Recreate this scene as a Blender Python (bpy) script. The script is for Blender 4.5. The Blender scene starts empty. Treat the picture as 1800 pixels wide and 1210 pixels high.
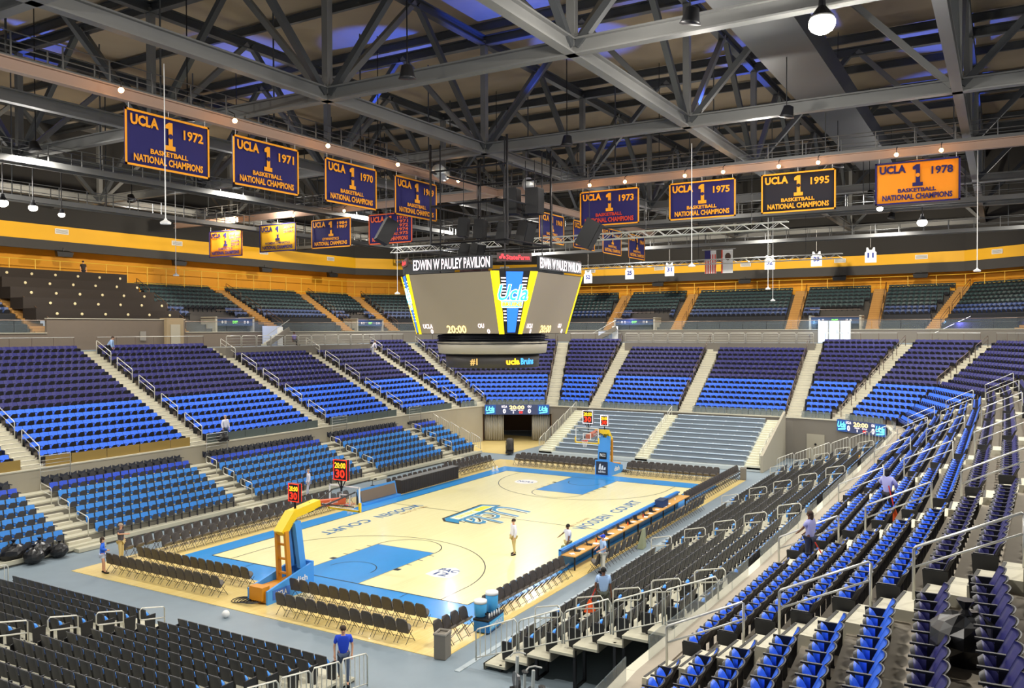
import bpy, math, random
import numpy as np
from mathutils import Vector, Matrix, Euler
random.seed(7)
S = bpy.context.scene
COL = S.collection
PI = math.pi

# ------------------------------------------------------------------ camera, world, light, exposure
CAM = (-42.6, -26.365, 11.184)
YAW, PITCH, ROLL, FPX = .531, -.017, -.004, 1474.3
cd = bpy.data.cameras.new('camera'); cam = bpy.data.objects.new('camera', cd); COL.objects.link(cam)
fw = Vector((math.cos(YAW)*math.cos(PITCH), math.sin(YAW)*math.cos(PITCH), math.sin(PITCH)))
rt = fw.cross(Vector((0,0,1))).normalized(); up = rt.cross(fw)
rt2 = rt*math.cos(ROLL)+up*math.sin(ROLL); up2 = -rt*math.sin(ROLL)+up*math.cos(ROLL)
m = Matrix.Identity(4)
for i in range(3): m[i][0] = rt2[i]; m[i][1] = up2[i]; m[i][2] = -fw[i]; m[i][3] = CAM[i]
cam.matrix_world = m
cd.sensor_fit = 'HORIZONTAL'; cd.sensor_width = 36; cd.lens = FPX/1800*36; cd.clip_start = .1; cd.clip_end = 400
S.camera = cam
W = bpy.data.worlds.new('world'); S.world = W; W.use_nodes = True
W.node_tree.nodes['Background'].inputs[0].default_value = (.9, .95, 1, 1)
W.node_tree.nodes['Background'].inputs[1].default_value = .45
S.view_settings.view_transform = 'Standard'; S.view_settings.look = 'None'
S.view_settings.gamma = 1; S.view_settings.use_curve_mapping = False
S.view_settings.exposure = 0.12
LAMP_W = 1500.0          # watts of each overhead floodlight
S.cycles.max_bounces = 6; S.cycles.diffuse_bounces = 4; S.cycles.sample_clamp_indirect = 6

# ------------------------------------------------------------------ helpers
def lin(c):
    c = c/255
    return c/12.92 if c <= .04045 else ((c+.055)/1.055)**2.4
MATS = {}
def mat(name, rgb, rough=.6, metal=0, emit=0, var=0.0, scale=3.0, alpha=None, coat=0, stretch=None):
    if name in MATS: return MATS[name]
    M = bpy.data.materials.new(name); M.use_nodes = True; nt = M.node_tree
    b = nt.nodes['Principled BSDF']; c = tuple(lin(x) for x in rgb)+(1,)
    b.inputs['Base Color'].default_value = c; b.inputs['Roughness'].default_value = rough; b.inputs['Metallic'].default_value = metal
    if coat: b.inputs['Coat Weight'].default_value = coat; b.inputs['Coat Roughness'].default_value = .12
    if emit:
        b.inputs['Emission Color'].default_value = c; b.inputs['Emission Strength'].default_value = emit
    if alpha is not None: b.inputs['Alpha'].default_value = alpha
    if var:
        tc = nt.nodes.new('ShaderNodeTexCoord'); n = nt.nodes.new('ShaderNodeTexNoise'); n.inputs['Scale'].default_value = scale
        n.inputs['Detail'].default_value = 4
        mp = nt.nodes.new('ShaderNodeMapping')
        if stretch: mp.inputs['Scale'].default_value = stretch
        mx = nt.nodes.new('ShaderNodeMix'); mx.data_type = 'RGBA'; mx.blend_type = 'MULTIPLY'
        mx.inputs[0].default_value = 1; mx.inputs[6].default_value = c
        cr = nt.nodes.new('ShaderNodeMapRange'); cr.inputs['To Min'].default_value = 1-var; cr.inputs['To Max'].default_value = 1+var*.6
        nt.links.new(tc.outputs['Object'], mp.inputs[0]); nt.links.new(mp.outputs[0], n.inputs['Vector'])
        nt.links.new(n.outputs['Fac'], cr.inputs['Value']); nt.links.new(cr.outputs[0], mx.inputs[7]); nt.links.new(mx.outputs[2], b.inputs['Base Color'])
    MATS[name] = M
    return M
def wood_mat(name, rgb, dark):
    M = bpy.data.materials.new(name); M.use_nodes = True; nt = M.node_tree; b = nt.nodes['Principled BSDF']
    tc = nt.nodes.new('ShaderNodeTexCoord'); br = nt.nodes.new('ShaderNodeTexBrick')
    br.inputs['Color1'].default_value = tuple(lin(x) for x in rgb)+(1,); br.inputs['Color2'].default_value = tuple(lin(x) for x in dark)+(1,)
    br.inputs['Mortar'].default_value = tuple(lin(x*.97) for x in dark)+(1,); br.inputs['Mortar Size'].default_value = .001
    br.inputs['Scale'].default_value = 1; br.inputs['Brick Width'].default_value = 1.3; br.inputs['Row Height'].default_value = .065
    nt.links.new(tc.outputs['Object'], br.inputs['Vector']); nt.links.new(br.outputs['Color'], b.inputs['Base Color'])
    b.inputs['Roughness'].default_value = .28; b.inputs['Coat Weight'].default_value = .25; b.inputs['Coat Roughness'].default_value = .12
    MATS[name] = M; return M
def glass_mat(name, rgb, tint=.25, rough=.05):
    M = bpy.data.materials.new(name); M.use_nodes = True; nt = M.node_tree
    out = nt.nodes['Material Output']; b = nt.nodes['Principled BSDF']
    b.inputs['Base Color'].default_value = tuple(lin(x) for x in rgb)+(1,); b.inputs['Roughness'].default_value = rough
    t = nt.nodes.new('ShaderNodeBsdfTransparent'); mx = nt.nodes.new('ShaderNodeMixShader'); mx.inputs[0].default_value = tint
    nt.links.new(t.outputs[0], mx.inputs[1]); nt.links.new(b.outputs[0], mx.inputs[2]); nt.links.new(mx.outputs[0], out.inputs['Surface'])
    MATS[name] = M; return M

wood = wood_mat('maple_court', (246,238,182), (240,231,172))
woodb = wood_mat('maple_border', (236,212,140), (228,200,124))
blue_paint = mat('court_blue', (50,148,222), .28, coat=.25, var=.06, scale=2)
line_dk = mat('court_line', (40,45,50), .35)
line_gd = mat('court_line_pale', (150,140,100), .35)
floor_m = mat('grey_floor', (128,142,152), .45, var=.12, scale=1.2)
conc = mat('bowl_concrete', (164,154,138), .8, var=.12, scale=2.5)
conc_l = mat('light_step', (205,200,180), .8, var=.1, scale=4)
wallgrey = mat('warm_grey_wall', (122,116,106), .8, var=.05, scale=1)
wallbeige = mat('beige_wall', (165,158,140), .8, var=.05, scale=1)
alum = mat('aluminium', (205,205,200), .35, .6, var=.05)
deckm = mat('stand_deck', (190,186,165), .6, var=.1, scale=3)
dark = mat('dark_void', (18,18,20), .9)
black = mat('black_plastic', (24,24,26), .5)
blackm = mat('black_metal', (35,35,38), .45, .4)
railw = mat('pale_rail', (214,212,200), .35, .3)
raild = mat('warm_dark_rail', (120,105,95), .4, .5)
fblue = mat('seat_blue', (46,110,236), .45, var=.08, scale=.7)
fnavy = mat('seat_navy', (36,36,108), .45, var=.1, scale=.7)
fblk = mat('seat_shell_black', (30,30,35), .5)
rblue = mat('stand_seat_blue', (66,150,232), .45, var=.08, scale=.7)
rblue2 = mat('stand_seat_deep_blue', (50,88,215), .45, var=.06, scale=.7)
rdark = mat('stand_seat_dark', (30,36,52), .5)
rshell = mat('stand_seat_shell', (62,62,66), .5)
uteal = mat('upper_seat_teal', (18,50,55), .5, var=.1)
ublue = mat('upper_seat_blue', (18,48,100), .5, var=.1)
ublack = mat('upper_cover_black', (22,24,30), .7)
step_warm_light = mat('upper_step_warm_light', (172,128,66), .8, var=.1)  # warm light and gold wall bounce put into the step colour
yellow = mat('gold_wall', (236,176,10), .6, var=.05, scale=.6)
yellow2 = mat('gold_back_wall', (214,148,18), .7, var=.05, scale=.6)
bulk = mat('charcoal_band', (64,62,60), .8)
roofm = mat('roof_deck', (150,134,112), .9, var=.15, scale=.5)
steel = mat('truss_grey', (112,112,110), .5, .2, var=.08, scale=1)
steel_d = mat('dark_truss_grey', (66,68,70), .55, .2, var=.08, scale=1)
orange = mat('safety_orange', (235,90,20), .5)
white = mat('white_plastic', (232,232,230), .5)
gold = mat('banner_gold', (250,165,20), .7)
navyb = mat('banner_navy', (32,28,96), .8, var=.06, scale=1)
blackb = mat('banner_black', (22,20,32), .8)
goldb = mat('banner_orange', (248,150,24), .8, var=.05, scale=1)
yellowb = mat('banner_yellow', (252,188,40), .8, var=.05, scale=1)
redl = mat('banner_red', (205,60,30), .7)
hoopy = mat('hoop_yellow', (240,200,20), .4)
hoopo = mat('hoop_orange_steel', (205,135,20), .45)
padb = mat('pad_blue', (70,150,225), .5)
glass = glass_mat('clear_glass', (150,165,170), .1)
glass2 = glass_mat('parapet_glass', (150,165,165), .3, .1)
screen_g = mat('idle_screen', (152,140,119), .35)
led_red = mat('led_red', (255,50,20), .5, emit=1.0)
led_yel = mat('led_amber', (255,196,30), .5, emit=1.5)
led_wht = mat('led_white', (255,240,245), .5, emit=1.4)
led_crm = mat('led_cream', (255,226,150), .5, emit=1.3)
led_cya = mat('led_cyan', (110,225,225), .5, emit=1.0)
led_blu = mat('led_blue', (40,110,235), .5, emit=1.1)
led_dk = mat('led_panel_dark', (60,70,105), .4, emit=.35)
led_grn = mat('exit_green', (120,230,90), .5, emit=1.4)
lampglow = mat('lamp_glow', (255,246,225), .5, emit=30)
lampwarm = mat('warm_bulb', (255,190,110), .5, emit=40)
skin1 = mat('skin_light', (214,160,128), .6); skin2 = mat('skin_brown', (120,78,55), .6)

class MB:
    def __init__(s): s.v = []; s.f = []; s.m = []
    def add(s, vs, fs, mi=0):
        n = len(s.v); s.v += [tuple(v) for v in vs]; s.f += [tuple(i+n for i in f) for f in fs]
        s.m += [mi]*len(fs) if isinstance(mi, int) else list(mi)
        return s
    def box(s, c, d, mi=0, rz=0, M=None):
        x, y, z = d[0]/2, d[1]/2, d[2]/2
        vs = [Vector((a*x, b*y, k*z)) for k in (-1,1) for b in (-1,1) for a in (-1,1)]
        if M is None: M = Matrix.Rotation(rz, 4, 'Z')
        vs = [M @ v + Vector(c) for v in vs]
        return s.add(vs, [(0,2,3,1),(4,5,7,6),(0,1,5,4),(2,6,7,3),(0,4,6,2),(1,3,7,5)], mi)
    def hexa(s, p, mi=0):   # p: bottom 4 ccw, top 4 ccw
        return s.add(p, [(3,2,1,0),(4,5,6,7),(0,1,5,4),(1,2,6,5),(2,3,7,6),(3,0,4,7)], mi)
    def slab(s, poly, z0, z1, mi=0):
        n = len(poly); vs = [(x,y,z0) for x,y in poly]+[(x,y,z1) for x,y in poly]
        fs = [tuple(range(n-1,-1,-1)), tuple(range(n,2*n))]+[(i,(i+1)%n,n+(i+1)%n,n+i) for i in range(n)]
        return s.add(vs, fs, mi)
    def bar(s, a, b, w, h, mi=0, upv=(0,0,1)):
        a, b = Vector(a), Vector(b); d = (b-a).normalized(); u = Vector(upv)
        if abs(d.dot(u)) > .98: u = Vector((1,0,0))
        r = d.cross(u).normalized()*w/2; u = r.cross(d).normalized()*h/2
        return s.hexa([a-r-u,a+r-u,b+r-u,b-r-u,a-r+u,a+r+u,b+r+u,b-r+u], mi)
    def ibeam(s, a, b, w, h, mi=0, t=.05):
        a, b = Vector(a), Vector(b); o = Vector((0,0,h/2))
        s.bar(a+o, b+o, w, t, mi); s.bar(a-o, b-o, w, t, mi); s.bar(a, b, t, h, mi); return s
    def tube(s, pts, r, mi=0, n=6, close=False):
        pts = [Vector(p) for p in pts]; k = len(pts); base = len(s.v); ring = []
        for i, p in enumerate(pts):
            a = pts[i-1] if (i > 0 or close) else p; b = pts[(i+1) % k] if (i < k-1 or close) else p
            d = (b-a).normalized(); u = Vector((0,0,1)) if abs(d.z) < .95 else Vector((1,0,0))
            x = d.cross(u).normalized(); y = x.cross(d)
            ring += [p+(x*math.cos(2*PI*j/n)+y*math.sin(2*PI*j/n))*r for j in range(n)]
        fs = []
        for i in range(k if close else k-1):
            for j in range(n):
                i2 = (i+1) % k; fs.append((i*n+j, i*n+(j+1)%n, i2*n+(j+1)%n, i2*n+j))
        if not close: fs += [tuple(range(n-1,-1,-1)), tuple(range((k-1)*n, k*n))]
        return s.add(ring, fs, mi)
    def lathe(s, prof, c=(0,0,0), n=16, mi=0, cap=True):
        k = len(prof); vs = [(c[0]+r*math.cos(2*PI*j/n), c[1]+r*math.sin(2*PI*j/n), c[2]+z) for r,z in prof for j in range(n)]
        fs = [(i*n+j, i*n+(j+1)%n, (i+1)*n+(j+1)%n, (i+1)*n+j) for i in range(k-1) for j in range(n)]
        if cap: fs += [tuple(range(n-1,-1,-1)), tuple(range((k-1)*n, k*n))]
        return s.add(vs, fs, mi)
    def ball(s, c, r, mi=0, n=8):
        rx, ry, rz = (r,r,r) if not hasattr(r,'__len__') else r
        vs = [(c[0],c[1],c[2]-rz)]
        for i in range(1,n//2+1):
            a = -PI/2+PI*i/(n//2+1)
            vs += [(c[0]+rx*math.cos(a)*math.cos(2*PI*j/n), c[1]+ry*math.cos(a)*math.sin(2*PI*j/n), c[2]+rz*math.sin(a)) for j in range(n)]
        vs.append((c[0],c[1],c[2]+rz)); k = n//2
        fs = [(0,1+(j+1)%n,1+j) for j in range(n)]
        for i in range(k-1):
            for j in range(n): fs.append((1+i*n+j,1+i*n+(j+1)%n,1+(i+1)*n+(j+1)%n,1+(i+1)*n+j))
        fs += [(1+(k-1)*n+j,1+(k-1)*n+(j+1)%n,1+k*n) for j in range(n)]
        return s.add(vs, fs, mi)
    def mesh(s, me, M, mi=0):
        vs = [M @ v.co for v in me.vertices]; return s.add(vs, [tuple(p.vertices) for p in me.polygons], mi)
    def data(s, name, mats, smooth=False):
        me = bpy.data.meshes.new(name); me.from_pydata(s.v, [], s.f)
        if not isinstance(mats, (list,tuple)): mats = [mats]
        for q in mats: me.materials.append(q)
        if len(mats) > 1: me.polygons.foreach_set('material_index', s.m)
        if smooth: me.polygons.foreach_set('use_smooth', [True]*len(me.polygons))
        me.update(); return me
    def build(s, name, mats, parent=None, smooth=False):
        o = bpy.data.objects.new(name, s.data(name, mats, smooth)); COL.objects.link(o)
        if parent: o.parent = parent
        return o
def tag(o, label=None, cat=None, group=None, kind=None):
    if label: o['label'] = label
    if cat: o['category'] = cat
    if group: o['group'] = group
    if kind: o['kind'] = kind
    return o
def empty(name, loc=(0,0,0), rz=0, label=None, cat=None, group=None, kind=None):
    o = bpy.data.objects.new(name, None); COL.objects.link(o); o.location = loc; o.rotation_euler = (0,0,rz); o.empty_display_size = .1
    return tag(o, label, cat, group, kind)
KIDS = {}
def proto(root): KIDS[root.name] = [(c, list(c.children)) for c in root.children]; return root
def dup(root, loc, rz, label=None, group=None):
    r = root.copy(); COL.objects.link(r); r.location = loc; r.rotation_euler = (0,0,rz)
    if label: r['label'] = label
    if group: r['group'] = group
    for c, gs in KIDS[root.name]:
        d = c.copy(); COL.objects.link(d); d.parent = r
        for g in gs:
            e = g.copy(); COL.objects.link(e); e.parent = d
    return r
ORD = ['first','second','third','fourth','fifth','sixth','seventh','eighth','ninth','tenth','eleventh','twelfth','thirteenth','fourteenth','fifteenth',
       'sixteenth','seventeenth','eighteenth','nineteenth','twentieth']
def od(i):
    if i < 20: return ORD[i]
    n = i+1; return '%d%s' % (n, 'th' if 10 < n % 100 < 14 else {1:'st',2:'nd',3:'rd'}.get(n % 10, 'th'))
TXT = {}
def text(body, bold=.0, sp=1.0):
    k = (body, bold, sp)
    if k in TXT: return TXT[k]
    cu = bpy.data.curves.new('t', 'FONT'); cu.body = body; cu.size = 1; cu.align_x = 'CENTER'; cu.offset = bold; cu.space_character = sp; cu.resolution_u = 2
    o = bpy.data.objects.new('t', cu); COL.objects.link(o); dg = bpy.context.evaluated_depsgraph_get()
    me = bpy.data.meshes.new_from_object(o.evaluated_get(dg)); bpy.data.objects.remove(o); bpy.data.curves.remove(cu)
    xs = [v.co.x for v in me.vertices]; ys = [v.co.y for v in me.vertices]
    w, h = max(xs)-min(xs), max(ys)-min(ys); cx, cy = (max(xs)+min(xs))/2, (max(ys)+min(ys))/2
    for v in me.vertices: v.co = ((v.co.x-cx)/w, (v.co.y-cy)/h, 0)
    TXT[k] = me; return me
def put_text(mb, body, c, right, upv, w, h, mi=0, bold=.0, sp=1.0, shear=0):
    r, u = Vector(right), Vector(upv); me = text(body, bold, sp)
    vs = [Vector(c)+r*((v.co.x*w)+shear*v.co.y*h)+u*(v.co.y*h) for v in me.vertices]
    mb.add(vs, [tuple(p.vertices) for p in me.polygons], mi)
def lerp(a, b, t): return tuple(x+(y-x)*t for x, y in zip(a, b))
def proj(p):
    d = Vector(p)-Vector(CAM); z = d.dot(fw)
    if z < .1: return None
    return 900+FPX*d.dot(rt2)/z, 605-FPX*d.dot(up2)/z, z

# ------------------------------------------------------------------ floor and court
fl = MB().slab([(-60,-50),(66,-50),(66,50),(-60,50)], -.3, -.02).build('floor', floor_m); tag(fl, kind='structure')
MB().slab([(-19.4,-9.95),(19.3,-9.95),(19.3,11.2),(-19.4,11.2)], -.02, .0).build('hardwood_border', woodb, fl)
MB().slab([(-16.2,-8.9),(16.2,-8.9),(16.2,8.9),(-16.2,8.9)], 0, .004).build('blue_apron', blue_paint, fl)
MB().slab([(-14.33,-7.62),(14.33,-7.62),(14.33,7.62),(-14.33,7.62)], .004, .008).build('hardwood_court', wood, fl)
k = MB()
for s in (-1,1): k.slab([(s*14.33,-1.83),(s*8.53,-1.83),(s*8.53,1.83),(s*14.33,1.83)][::s], .008, .011)
k.build('painted_key', blue_paint, fl)
L = MB(); zz = .0135
def ln(a, b, w=.05, mi=0, L=L):
    a, b = Vector((*a,zz)), Vector((*b,zz)); d = (b-a).normalized(); r = Vector((-d.y,d.x,0))*w/2
    L.add([a-r,b-r,b+r,a+r], [(0,1,2,3)], mi)
def arc(c, r, a0, a1, w=.05, n=32, mi=0):
    for i in range(n):
        p = a0+(a1-a0)*i/n; q = a0+(a1-a0)*(i+1)/n
        ln((c[0]+r*math.cos(p),c[1]+r*math.sin(p)), (c[0]+r*math.cos(q),c[1]+r*math.sin(q)), w, mi)
for p in ((-14.33,-7.62,14.33,-7.62),(14.33,-7.62,14.33,7.62),(14.33,7.62,-14.33,7.62),(-14.33,7.62,-14.33,-7.62)): ln(p[:2],p[2:],.06)
ln((0,-7.62),(0,7.62),.06)
for s in (-1,1):
    hx = s*12.75
    for y in (-1.83,1.83):
        ln((s*14.33,y),(s*8.53,y),.05,1)
        for q in (2.6,3.5,4.4,5.3): ln((s*(14.33-q),y),(s*(14.33-q),y+math.copysign(.3,y)),.06 if q>2.6 else .3)
    ln((s*8.53,-1.83),(s*8.53,1.83),.05,1)
    a = PI/2 if s > 0 else -PI/2
    arc((s*8.53,0),1.83,a,a+PI); arc((hx,0),1.22,a,a+PI,.05)
    arc((hx,0),6.32,a+.1,a+PI-.1,.05,48)
    for y in (-6.29,6.29): ln((s*14.33,y),(hx-s*.6,y),.05)
    ln((s*14.33,-4.6),(s*14.9,-4.6),.04); ln((s*14.33,4.6),(s*14.9,4.6),.04)
L.build('court_lines', [line_dk, line_gd], fl)
# lettering: faces each sideline
k = MB()
for s in (1,-1):
    r, u = (-s,0,0), (0,-s,0)
    put_text(k,'COURT',(-s*6.4,s*5.85,.014),r,u,3.9,.78,0,.02); put_text(k,'WOODEN',(-s*1.6,s*5.85,.014),r,u,4.1,.78,0,.02)
    put_text(k,'NELL & JOHN',(-s*1.0,s*5.2,.014),r,u,2.6,.28,1,.0)
k.build('court_lettering', [mat('court_text_blue',(46,110,165),.4), mat('court_text_gold',(170,120,60),.4)], fl)
# centre script logo, reads from the left stand
cyan = mat('logo_blue',(40,140,190),.35); dk = mat('logo_dark',(62,52,36),.35); lem = mat('logo_yellow',(226,224,60),.35); cream = mat('logo_cream',(240,240,215),.35)
k = MB()
def lp(x,y,z=.013): return (-x*1.0, -y*1.0, z)     # rotated half a turn
put_text(k,'Ucla',lp(-.05,.02,.014),(-1,0,0),(0,-1,0),4.9,2.7,1,.05,1.0,.25)
put_text(k,'Ucla',lp(-.1,.07,.0165),(-1,0,0),(0,-1,0),4.8,2.6,2,.028,1.0,.25)
put_text(k,'Ucla',lp(-.1,.07,.019),(-1,0,0),(0,-1,0),4.8,2.6,0,-.002,1.0,.25)
def poly(pts, z, mi): k.add([lp(x,y,z) for x,y in pts], [tuple(range(len(pts)))], mi)
poly([(-2.9,-1.2),(2.1,-1.05),(2.75,-.6),(2.6,-1.8),(2.0,-2.35),(-2.5,-2.5)], .0125, 1)
poly([(-2.8,-1.25),(2.05,-1.1),(2.55,-.75),(2.45,-1.75),(1.95,-2.2),(-2.4,-2.35)], .0145, 0)
poly([(-2.5,-1.4),(1.8,-1.3),(1.7,-2.0),(-2.2,-2.15)], .0165, 2)
poly([(-2.35,-1.5),(-.8,-1.45),(-.8,-2.0),(-2.1,-2.05)], .018, 3)
put_text(k,'BRUINS',lp(-.3,-1.7,.0195),(-1,0,0),(0,-1,0),3.4,.4,3,.02)
k.build('centre_logo', [cyan,dk,cream,lem], fl)
# conference shield and tournament disc
k = MB()
def shield(cx, cy, s):
    pts = [(-.75,.75),(0,.95),(.75,.75),(.75,0),(.5,-.6),(0,-.95),(-.5,-.6),(-.75,0)]
    k.add([(cx-s*y*.9, cy-x*.9*s*-1*-1, .0135) for x,y in pts], [tuple(range(8))], 0)
shield(-11.0,-4.2,1)
put_text(k,'PAC',(-10.7,-4.2,.0155),(0,-1,0),(1,0,0),1.0,.45,1,.03); put_text(k,'12',(-11.3,-4.2,.0155),(0,-1,0),(1,0,0),.7,.5,1,.03)
k.add([(10.9+.85*math.cos(a*PI/12), 3.9+.85*math.sin(a*PI/12), .0135) for a in range(24)], [tuple(range(24))], 0)
put_text(k,'NCAA',(10.9,3.9,.0155),(0,-1,0),(1,0,0),1.3,.45,1,.03)
k.build('floor_emblem', [white, mat('emblem_blue',(30,70,130),.4)], fl)
MB().slab([(-20,-11.05),(20,-11.05),(20,-10.85),(-20,-10.85)], -.02, .005).build('walkway_stripe', mat('floor_stripe',(165,176,182),.5), fl)
MB().slab([(22,12.2),(34,12.2),(34,24),(22,24)], -.02, -.005).build('tunnel_hardwood', woodb, fl)

# ------------------------------------------------------------------ seats
BLW = .5
def seat_mesh_parts(shell, face, hi=True, bw=.262, arch=.02, cv=.055, lean=.46, tilt=.3):
    """local: faces +y, origin at tread under the seat"""
    nb = 6 if hi else 2
    b = MB(); xs = [-bw+2*bw*i/nb for i in range(nb+1)]
    def yb(x, z): return -.17-lean*(z-.42)+cv*(x/bw)**2
    zs = [.42,.64,.80]; top = [.84+arch*(1-(x/bw)**2) for x in xs]
    F = []; 
    for sgn, off in ((1,.0),(-1,-.035)):
        base = len(b.v)
        vs = []
        for r in range(4):
            for i, x in enumerate(xs):
                z = zs[r] if r < 3 else top[i]+(.0)
                vs.append((x, yb(x,z)+off, z))
        n = nb+1; fs = []
        for r in range(3 if hi else 3):
            for i in range(nb):
                q = (r*n+i, r*n+i+1, (r+1)*n+i+1, (r+1)*n+i); fs.append(q if sgn < 0 else q[::-1])
        b.add(vs, fs, 0 if sgn > 0 else 1)
    n = nb+1; o = 4*n
    rim = [r*n for r in range(4)]+[3*n+i for i in range(1,n)]+[r*n+nb for r in (2,1,0)]
    b.f += [(rim[i], rim[i+1], rim[i+1]+o, rim[i]+o) for i in range(len(rim)-1)]; b.m += [1]*(len(rim)-1)
    p = MB()  # folded pan
    if hi:
        vs = []; N = 8
        out = [(-.2,.36),(-.215,.5),(-.17,.62),(-.08,.675),(.08,.675),(.17,.62),(.215,.5),(.2,.36)]
        ctr = (0,.5)
        ring = lambda k_, dy: [(x*k_, dy+tilt*(z-.36), ctr[1]+(z-ctr[1])*k_) for x, z in out]
        vs = ring(1,-.05)+ring(.75,.01)+ring(.8,-.1)+ring(.45,-.13)+[(0,-.14+tilt*.14,.5)]
        fs = [tuple(range(8,16))[::-1]]+[(i,(i+1)%N,8+(i+1)%N,8+i) for i in range(N)]+[(i,16+i,16+(i+1)%N,(i+1)%N) for i in range(N)]+[(16+i,24+i,24+(i+1)%N,16+(i+1)%N) for i in range(N)]+[(24+i,32,24+(i+1)%N) for i in range(N)]
        p.add(vs, fs, [1]+[1]*N+[0]*(3*N))
    else:
        p.add([(-.2,-.02,.36),(.2,-.02,.36),(.2,-.02+tilt*.2,.56),(.1,-.03+tilt*.3,.66),(-.1,-.03+tilt*.3,.66),(-.2,-.02+tilt*.2,.56),
               (-.18,-.1,.38),(.18,-.1,.38),(.18,-.1+tilt*.2,.56),(.08,-.1+tilt*.28,.64),(-.08,-.1+tilt*.28,.64),(-.18,-.1+tilt*.2,.56)],
              [(5,4,3,2,1,0),(6,7,8,9,10,11)]+[(i,(i+1)%6,6+(i+1)%6,6+i) for i in range(6)], [1,0]+[0]*6)
    a = MB()
    a.box((-.262,-.06,.625),(.045,.36,.03)); 
    s = MB(); s.box((-.262,-.16,.31),(.035,.1,.62)); s.box((-.262,-.12,.015),(.06,.22,.03))
    return b, p, a, s
def seat_proto(name, label, face, shell, grp, kw={}):
    b, p, a, s = seat_mesh_parts(shell, face, True, **kw)
    r = empty(name, (0,0,-50), 0, label, 'seat', grp)
    b.build('backrest', [face, shell], r, True); p.build('seat_pan', [face, shell], r, True)
    a.build('armrest', fblk, r); s.build('standard', blackm, r)
    return proto(r)
# low template
STKW = dict(bw=.235, arch=.015, cv=.02, lean=.2, tilt=0.0)
def low_template(kw={}):
    b, p, a, s = seat_mesh_parts(None, None, False, **kw)
    T = MB(); T.add(b.v, b.f, b.m); T.add(p.v, p.f, p.m); T.add(a.v, a.f, [1]*len(a.f)); s2 = MB().box((-.255,-.16,.31),(.035,.1,.62)); T.add(s2.v, s2.f, [1]*6)
    return T
LOWS = {'bowl': low_template(), 'stand': low_template(STKW)}; LOWVS = {k_: np.array(v_.v) for k_, v_ in LOWS.items()}
class Mass:
    def __init__(s): s.V = []; s.F = []; s.M = []; s.n = 0
    def put(s, x, y, z, rz, mface, mshell, kind='bowl'):
        LOW, LOWV = LOWS[kind], LOWVS[kind]; c, q = math.cos(rz), math.sin(rz); R = np.array([[c,q,0],[-q,c,0],[0,0,1]])
        s.V.append(LOWV @ R + np.array([x,y,z])); n = s.n
        s.F += [tuple(i+n for i in f) for f in LOW.f]; s.M += [mface if m == 0 else mshell for m in LOW.m]; s.n += len(LOWV)
    def add(s, mb, mi):
        n = s.n; s.V.append(np.array(mb.v)); s.F += [tuple(i+n for i in f) for f in mb.f]; s.M += [mi]*len(mb.f); s.n += len(mb.v)
    def build(s, name, mats, label, cat):
        me = bpy.data.meshes.new(name); V = np.concatenate(s.V)
        me.from_pydata(V.tolist(), [], s.F)
        for q in mats: me.materials.append(q)
        me.polygons.foreach_set('material_index', s.M); me.update()
        o = bpy.data.objects.new(name, me); COL.objects.link(o); return tag(o, label, cat, None, 'stuff')
SEATS = []      # dict(kind, pos, rz, colour, where, row, num, end)

# ------------------------------------------------------------------ fixed bowl (middle tier)
Z0, RISE, NR = 3.55, .41, 15
AIS = [ # (front, back, name)
 ((-29,20.2),(-29,32.5)), ((-16,20.2),(-16,32.5)), ((-4.9,20.2),(-4.9,32.5)), ((7.1,20.2),(6.6,32.5)), ((17,20.2),(16.9,32.5)), ((25,19.75),(26,32.2)),
 ((28.4,18.9),(32.6,31.2)), ((31.8,12.7),(43,17.1)), ((31.8,8.0),(44,9.5)), ((31.8,-1.1),(44,-.4)), ((31.8,-10.75),(44,-10.4)),
 ((31.2,-14.55),(42.2,-18.7)), ((28.5,-19.0),(39,-25.4)), ((24,-20.1),(25.5,-32.2)), ((16,-20.2),(16,-32.5)), ((5,-20.2),(5,-32.5)),
 ((-6,-20.2),(-6,-32.5)), ((-16.2,-20.1),(-16.2,-32.5)), ((-25.3,-19.8),(-26.6,-32)), ((-37,-20.4),(-37,-32.5))]
SECN = ['leftmost block of the left tier','left tier block below the stone wall','left tier block below the dark press area','left tier block with the wheelchair deck','left tier block beside the far corner',
 'far left corner block','block above the tunnel scoreboard','narrow block right of the tunnel','far end block behind the hoop','far end block right of the hoop','block left of the right corner',
 'right corner block','far right corner block','far block of the right tier','fifth block of the right tier','fourth block of the right tier','third block of the right tier','second block of the right tier','nearest block of the right tier']
PLAT = {0:1, 3:1, 4:1, 8:1, 9:1}     # sections whose two top rows are a flat platform
def bp(i, t, z=0): a, b = AIS[i]; p = lerp(a, b, t); return (p[0], p[1], z)
terr = MB(); steps = MB(); slope_len = 12.3
deck_parts = MB()
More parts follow.
